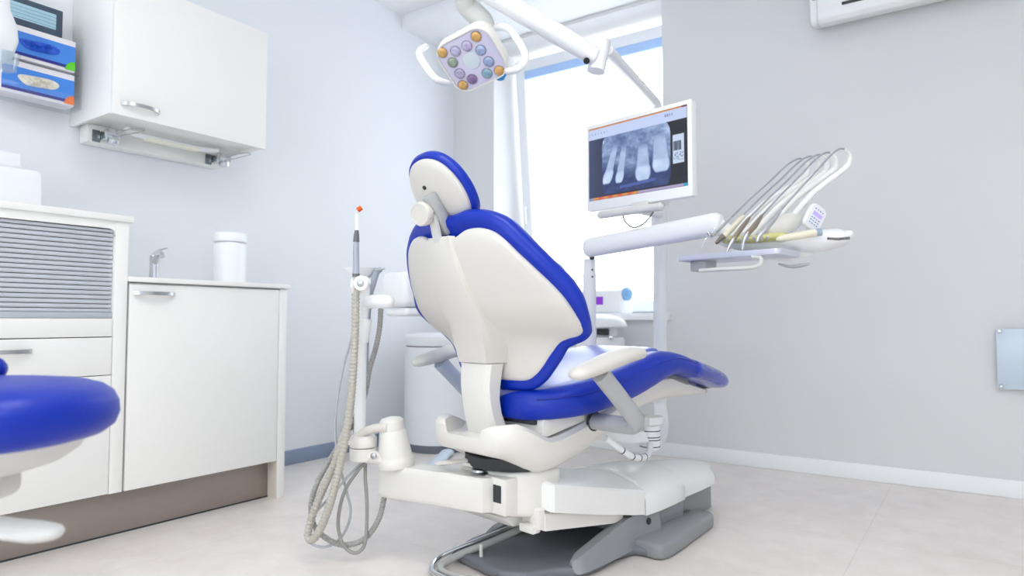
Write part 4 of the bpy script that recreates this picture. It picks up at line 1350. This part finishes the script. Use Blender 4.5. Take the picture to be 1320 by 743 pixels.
# tray with bracket and loop handle
TC = at(950, 331, 2.28)
tx_ = (at(1000, 326, 2.17) - at(890, 333, 2.39)); tx_.z = 0; tx_.normalize()
ty_ = Vector((-tx_.y, tx_.x, 0))
M = mtx_from(D_(TC), tx_, ty_, (0, 0, 1))
TR_ = mat('silver_tray', (212, 216, 228), .3, metal=.3, var=.03)
bm = NB()
add_loft(bm, [[M @ Vector((x * k, y * k2, z)) for x, y in rrect(.185, .085, .02)] for k, k2, z in ((.97, .94, -.010), (.99, .98, -.008), (1, 1, .003), (1., 1., .009), (.985, .97, .009), (.975, .95, .000))])
obj('tray', bm, TR_, t, 40)
bm = NB(); add_box(bm, (-.15, -.05, -.045), (-.09, .03, -.009), .005, 2, M)
obj('tray_bracket', bm, GREYP, t)
bm = NB()
add_tube(bm, [M @ Vector(p) for p in crom([(-.10, -.07, -.046), (0, -.075, -.046), (.09, -.075, -.046), (.118, -.075, -.036), (.118, -.075, -.016), (.09, -.075, -.010)], 5)], .007, 12, 1, 1.2)
obj('tray_handle', bm, LGREY, t)
dt('tray_arm', [at(985, 330, 2.25), at(1015, 331, 2.25), at(1045, 322, 2.25)], [.012, .016, .02], COOLW)
dt('grey_paddle', crom([at(1006, 341, 2.2), at(1018, 344, 2.19), at(1030, 343, 2.18), at(1040, 341, 2.17)], 4), [.008, .009, .014, .010], GREYP, seg=12, sx=.5, roundend=True)

# ------------------------------------------------------------------ assistant's arm with suction hoses
A0 = at(622, 634, 1.975); A1 = at(505, 622, 2.13)
A1.z = A0.z
AB = A0.copy(); AB.z = 0
t = thing('assistant_arm', 'white side arm with a conical hub and an upright hose holder, left of the chair', 'arm', AB)
def S_(p):
    return Vector(p) - AB
def stt(name, pts, r, m=COOLW, par=t, seg=16, **k):
    return tube(name, [S_(p) for p in pts], r, m, par, seg, **k)
ax = (A1 - A0); AL = ax.length; ax.normalize(); ay = Vector((-ax.y, ax.x, 0))
M = mtx_from(S_(A0), ax, ay, (0, 0, 1))
bm = NB()
plan = [(-.03 + .0, .052), (-.052, .03), (-.058, 0), (-.052, -.03), (-.03, -.052), (.06, -.05), (.10, -.043), (AL, -.043), (AL + .025, -.035), (AL + .034, -.02), (AL + .034, .02), (AL + .025, .035), (AL, .043), (.10, .043), (.06, .05)]
v0 = [M @ Vector((x, y, -.048)) for x, y in plan]
add_loft(bm, [[M @ Vector((x * s_ if x < 0 else (x if x < AL else AL + (x - AL) * s_), y * s_, z)) for x, y in plan] for s_, z in ((.86, -.05), (.96, -.046), (1, -.034), (1, .032), (.95, .045), (.85, .05))])
obj('swing_arm', bm, WHITE, t, 40)
lathe('pivot_cap', [(0, .05), (.030, .05), (.032, .054), (.024, .058), (.022, .064), (.010, .066), (0, .066)], STEEL, t, S_(A0 + ax * .01))
stt('pivot_lever', [A0 + Vector((0, 0, .07)) + ax * .02, A0 + Vector((0, 0, .074)) + ax * .07], .006, BEIGE, roundend=True)
box('arm_socket', c(1.300, -.02, .198), c(1.36, .112, .302), WHITE, chair, .006)
box('socket_opening', c(1.2985, .062, .232), c(1.32, .096, .282), DARK, chair, .002)
tb, tt2 = at(511, 601, 2.11), at(504, 538, 2.11)
axd = (tt2 - tb)
hl = axd.length
lathe('hub_cone', [(0, 0), (.056, 0), (.058, .006), (.058, .022), (.054, .028), (.052, .034), (.052, .04), (.041, hl * .72), (.0385, hl * .74), (.0385, hl * .78), (.037, hl * .93), (.030, hl * .975), (.015, hl), (0, hl)], WHITE, t, S_(tb), axd, 40)
stt('cone_spout', crom([at(500, 552, 2.08), at(486, 552, 2.09), at(470, 557, 2.10), at(458, 565, 2.10), at(452, 574, 2.1)], 5), [.014, .014, .013, .012, .011], BEIGE)
cl0 = at(468, 592, 2.115)
lathe('clamp_base', [(0, -.004), (.038, -.004), (.042, 0), (.042, .034), (.040, .036), (0, .036)], WHITE, t, S_(cl0), None, 36)
lathe('clamp_cap', [(0, .039), (.041, .039), (.042, .042), (.042, .066), (.036, .074), (0, .076)], WHITE, t, S_(cl0), None, 36)
stt('clamp_bridge', [at(474, 588, 2.10), at(500, 594, 2.09)], .020, WHITE)
lathe('clamp_screw', [(0, 0), (.009, 0), (.010, .004), (.006, .007), (0, .007)], STEEL, t, S_(at(482, 588, 2.066)), -CF + CR * -.3, 20)
# upright
po = [at(464, 566, 2.115), at(464.5, 500, 2.115), at(466, 436, 2.115)]
stt('holder_post', po, [.019, .018, .017], COOLW, sx=.9, sy=1.05)
stt('post_joint', [at(466, 441, 2.115), at(468, 425, 2.115), at(471, 411, 2.115)], [.0215, .0225, .021], COOLW)
stt('upper_post', [at(467, 417, 2.115), at(469, 390, 2.115), at(470, 366, 2.115)], [.017, .018, .018], COOLW)
lathe('pivot_knob', [(0, -.016), (.021, -.016), (.0235, -.012), (.0235, .012), (.021, .016), (0, .016)], COOLW, t, S_(at(467, 365.5, 2.045)), -CF + CR * -.1, 32)
lathe('knob_screw', [(0, .016), (.010, .016), (.010, .02), (.006, .022), (0, .022)], STEEL, t, S_(at(467, 365.5, 2.045)), -CF + CR * -.1, 20)
stt('hose_clip', crom([at(461, 358, 2.085), at(456, 360, 2.06), at(454, 370, 2.05), at(457, 377, 2.06), at(464, 376, 2.08)], 4), .007, WHITE, roundend=True)
stt('side_holder', [at(473, 390, 2.11), at(484, 388.5, 2.1), at(500, 389, 2.09)], [.020, .022, .022], COOLW, roundend=True)
fc = at(466, 362, 2.16)
lathe('funnel_cup', [(0, 0), (.016, 0), (.03, .012), (.052, .034), (.054, .040), (.050, .040), (.03, .02), (0, .014)], COOLW, t, S_(fc), (0, 0, 1), 32)

# suction handpiece with the ribbed hose
h0 = at(458, 357, 2.06)
h = thing('suction_handpiece', 'grey suction handpiece with an orange tip and a thick ribbed hose, standing upright', 'suction handpiece', h0)
def hq(name, pts, r, m, seg=14, **k):
    return tube(name, [p - h0 for p in pts], r, m, h, seg, **k)
D2 = 2.06
hq('grip', [at(459, 358, D2), at(459, 345, D2), at(459, 325, D2), at(459.3, 312, D2)], [.0105, .010, .0095, .0085], HOSEB)
hq('collar', [at(459.3, 312, D2), at(459.5, 304, D2), at(460, 297, D2)], [.010, .0085, .006], mat('dark_grey_collar', (104, 106, 110), .4, var=.03))
hq('grip_band', [at(459, 357, D2), at(459, 353, D2)], .0112, mat('dark_grey_collar', (104, 106, 110)))
hq('tip', [at(460, 298, D2), at(460.2, 276, D2)], .0052, mat('tip_white', (248, 248, 246), .35))
M = Matrix.Translation(at(463.5, 269.5, D2) - h0) @ Matrix.Rotation(-.75, 4, 'Y') @ Matrix.Rotation(.5, 4, 'Z')
bm = NB(); add_box(bm, (-.0075, -.006, -.006), (.0075, .006, .006), .001, 1, M)
obj('tip_guard', bm, ORANGE, h)
hose = crom([at(459, 358, D2), at(458.5, 385, D2), at(458, 420, D2), at(456, 465, D2 + .0), at(453, 510, D2 - .005), at(447, 555, D2 - .015), at(438, 600, D2 - .02), at(427, 645, D2 - .02), at(414, 680, D2 - .01), at(403, 696, D2), at(397, 690, D2 + .02), at(403, 664, D2 + .035), at(416, 632, D2 + .045), at(431, 598, D2 + .05), at(443, 562, D2 + .07), at(452, 545, D2 + .10), at(461, 556, D2 + .115)], 8)
bm = NB()
ribbed(bm, hose, .0118, .0010, .0115, 14)
bmesh.ops.translate(bm, verts=bm.verts, vec=-h0)
obj('hose', bm, HOSEG, h)
# saliva ejector
h0 = at(482, 360, 2.13)
h = thing('saliva_ejector', 'slim blue-grey ejector tube in the side holder, its hose looping down under the arm', 'ejector', h0)
hq('valve', crom([at(489.5, 348, 2.14), at(485, 352, 2.14), at(481, 366, 2.14), at(477, 380, 2.14)], 5), [.009, .0105, .010, .009], HOSEB, roundend=True)
hq('valve_lever', [at(484, 349, 2.13), at(495, 346.5, 2.125)], .0035, GREYP, 8, roundend=True)
D3 = 2.17
hose = crom([at(491, 398, D3), at(489, 425, D3), at(484, 450, D3), at(476, 478, D3), at(470, 510, D3), at(455, 545, D3), at(430, 585, D3 - .02), at(408, 625, D3 - .04), at(401, 655, D3 - .04), at(406, 680, D3 - .05), at(425, 697, D3 - .06), at(446, 703, D3 - .07), at(470, 695, D3 - .07), at(487, 672, D3 - .06), at(494, 648, D3 - .05), at(496, 633, D3 - .045)], 8)
bm = NB()
ribbed(bm, hose, .0085, .0008, .009, 12)
bmesh.ops.translate(bm, verts=bm.verts, vec=-h0)
obj('hose', bm, mat('grey_ribbed_hose', (162, 161, 158), .5, var=.03), h)
hq('upper_hose', crom([at(477, 380, 2.14), at(475, 410, D3), at(473, 440, D3), at(472, 480, D3)], 5), .007, HOSEB)
# two thin cables
def cable(name, label, px, r, m):
    o = tube(name, crom([at(*p) for p in px], 8), r, m, None, 10)
    return tag(o, label, 'cable')
cable('cable', 'mid grey cable hanging in a long loop below the clamp of the white side arm', [(470, 597, 2.115), (462, 606, 2.10), (446, 630, 2.09), (438, 655, 2.085), (436, 680, 2.085), (442, 702, 2.085), (455, 713, 2.085), (467, 708, 2.085), (472, 690, 2.09), (473, 650, 2.10), (471, 620, 2.11), (471, 598, 2.12)], .0056, HOSEC)
cable('cable', 'thin pale cable winding around the ribbed hose, left of the upright holder', [(465, 598, 2.13), (448, 615, 2.125), (425, 642, 2.12), (404, 664, 2.12), (395, 684, 2.12), (401, 701, 2.12), (422, 705, 2.12), (442, 690, 2.125), (452, 662, 2.13), (447, 635, 2.135), (439, 605, 2.14), (433, 570, 2.15), (433, 530, 2.15), (441, 480, 2.15), (452, 440, 2.15), (458, 420, 2.145)], .0042, mat('pale_cable', (186, 190, 194), .45, var=.02))

# cuspidor unit behind the backrest
t = thing('cuspidor_unit', 'white spittoon unit with a rounded lower tray, partly hidden by the backrest', 'cuspidor', cw(1.62, -.66, 0), -CA)
def cc(u, v, z):
    return (v + .66, u - 1.62, z)
bm = NB(); add_box(bm, cc(1.425, -.74, .80), cc(1.74, -.57, .935), .025, 4)
obj('unit_body', bm, COOLW, t)
bm = NB(); add_box(bm, cc(1.44, -.73, .765), cc(1.74, -.58, .797), .014, 4)
obj('lower_tray', bm, COOLW, t)
lathe('bowl', [(0, .935), (.05, .937), (.085, .965), (.088, .965), (.055, .932), (0, .930)], COOLW, t, cc(1.66, -.66, 0), None, 36)
bm = NB(); add_tube(bm, crom([cc(1.66, -.62, .775), cc(1.68, -.60, .72), cc(1.70, -.45, .60), cc(1.72, -.25, .49), cc(1.72, -.17, .46)], 5), .03, 16)
obj('support_arm', bm, COOLW, t)
fp0, fp1 = at(522, 638, 2.6), at(577, 583, 3.6)
for p in (fp0, fp1):
    k = (CAMZ - .02) / (CAMZ - p.z)
    p.xy = CP.xy + (p.xy - CP.xy) * k; p.z = .02
tag(tube('floor_duct', [fp0, fp1], .028, mat('pale_blue_duct', (212, 224, 240), .4, var=.02), None, 16, .6, 1.3, roundend=True), 'pale blue-white duct lying on the floor between the side arm and the bin', 'duct')

# ------------------------------------------------------------------ stool at the left edge
sc_ = at(152, 538, 1.08) - CR * .243; sc_.z = 0
t = thing('stool', 'blue cushioned operator stool with a pale lever, close by at the lower left edge', 'stool', sc_, YAW)
ST2 = .662
bm = NB()
def pad_ring(z, k):
    return [(.214 * k * math.copysign(abs(math.cos(a)) ** .9, math.cos(a)), .205 * k * math.sin(a), z) for a in [2 * PI * q / 48 for q in range(48)]]
add_loft(bm, [pad_ring(ST2 - .112, .50), pad_ring(ST2 - .110, .72), pad_ring(ST2 - .100, .90), pad_ring(ST2 - .088, .97), pad_ring(ST2 - .070, 1.0), pad_ring(ST2 - .050, .992), pad_ring(ST2 - .034, .955), pad_ring(ST2 - .022, .88), pad_ring(ST2 - .014, .76), pad_ring(ST2 - .009, .55), pad_ring(ST2 - .008, .3), pad_ring(ST2 - .008, .1)])
obj('seat', bm, LEATH, t, 60)
bm = NB()
add_loft(bm, [[(x * .8, y * .85, z) for x, y, z in pad_ring(z, k)] for z, k in ((ST2 - .155, .42), (ST2 - .152, .58), (ST2 - .142, .76), (ST2 - .125, .90), (ST2 - .104, .97))])
obj('seat_shell', bm, LGREY, t, 40)
bm = NB(); add_box(bm, (-.10, -.07, ST2 - .205), (.052, .07, ST2 - .15), .02, 3)
obj('tilt_mechanism', bm, LGREY, t)
bm = NB()
add_tube(bm, crom([(.02, -.04, ST2 - .205), (.06, -.05, ST2 - .214), (.10, -.05, ST2 - .226), (.15, -.05, ST2 - .232), (.178, -.05, ST2 - .233)], 5), [.012, .014, .018, .019, .014], 14, .8, 1.4, roundend=True)
obj('lever', bm, LGREY, t)
lathe('gas_column', [(0, .09), (.026, .09), (.026, .32), (.018, .325), (.018, ST2 - .19), (0, ST2 - .19)], GREYP, t, seg=24)
for k in range(5):
    a = 2 * PI * k / 5 + .5
    dv = Vector((math.cos(a), math.sin(a), 0))
    lg = tube('base_leg', [Vector((0, 0, .10)), dv * .12 + Vector((0, 0, .095)), dv * .25 + Vector((0, 0, .075))], [.024, .02, .015], GREYP, t, 12, roundend=True)
    bm = NB(); mm = Matrix.Translation(dv * .25) @ Matrix.Rotation(a, 4, 'Z')
    add_lathe(bm, [(0, -.012), (.026, -.012), (.029, -.008), (.029, .008), (.026, .012), (0, .012)], 20, mm @ Matrix.Translation((0, 0, .0295)) @ Matrix.Rotation(PI / 2, 4, 'X'))
    obj('caster', bm, BLACK, lg)
bm = NB()
bm2 = NB()
add_tube(bm2, crom([(-.24, .13, ST2 - .01), (-.19, .155, ST2 + .004), (-.13, .165, ST2 + .004), (-.085, .165, ST2 - .002)], 5), [.024, .03, .03, .022], 14, roundend=True)
obj('rear_bolster', bm2, LEATH, t)
bp = crom([(-.20, .03, ST2 - .02), (-.235, .04, ST2 + .03), (-.24, .05, ST2 + .12), (-.235, .05, ST2 + .20)], 5)
add_tube(bm, bp, [.02, .03, .04, .03], 14, .6, 2.6, roundend=True)
obj('backrest', bm, LEATH, t)

# ------------------------------------------------------------------ unseen ceiling panels added for even light; sky
def added_led(name, label, x, y, w, h, e):
    t = thing(name, label, 'ceiling light', (x, y, ZC))
    bm = NB(); ring_frame(bm, -w / 2 - .02, w / 2 + .02, -h / 2 - .02, h / 2 + .02, .02, -.02, .0)
    bmesh.ops.rotate(bm, verts=bm.verts, cent=(0, 0, 0), matrix=Matrix.Rotation(-PI / 2, 3, 'X'))
    bmesh.ops.translate(bm, verts=bm.verts, vec=(0, 0, -.02 - min(v.co.z for v in bm.verts)))
    obj('frame', bm, TRIMW, t)
    em = mat('lit_diffuser', (255, 255, 255), .5, emit=(255, 251, 244), estr=e)
    box('diffuser', (-w / 2, -h / 2, -.016), (w / 2, h / 2, -.008), em, t, 0)
LED_E = 6.0
added_led('added_panel_light', 'added ceiling light panel above and behind the stool', -.9, -1.1, 1.2, .6, LED_E)
added_led('added_panel_light', 'added ceiling light panel over the free right half of the room', .9, .5, 1.2, .6, LED_E)
added_led('added_panel_light', 'added ceiling light panel over the middle of the room', -.7, .9, 1.2, .6, LED_E)

wd = bpy.data.worlds.new('daylight')
SC.world = wd
wd.use_nodes = True
nt = wd.node_tree
bg = nt.nodes['Background']
bg.inputs['Color'].default_value = (.95, .972, 1., 1)
bg.inputs['Strength'].default_value = 3.6

SC.view_settings.view_transform = 'Standard'
SC.view_settings.look = 'None'
SC.view_settings.exposure = .07
SC.view_settings.gamma = 1.
SC.view_settings.use_curve_mapping = False
SC.cycles.use_denoising = True
SC.cycles.max_bounces = 10
SC.cycles.diffuse_bounces = 6
SC.cycles.glossy_bounces = 4
SC.cycles.transparent_max_bounces = 12
SC.cycles.sample_clamp_indirect = 8
SC.cycles.caustics_reflective = False
SC.cycles.caustics_refractive = False
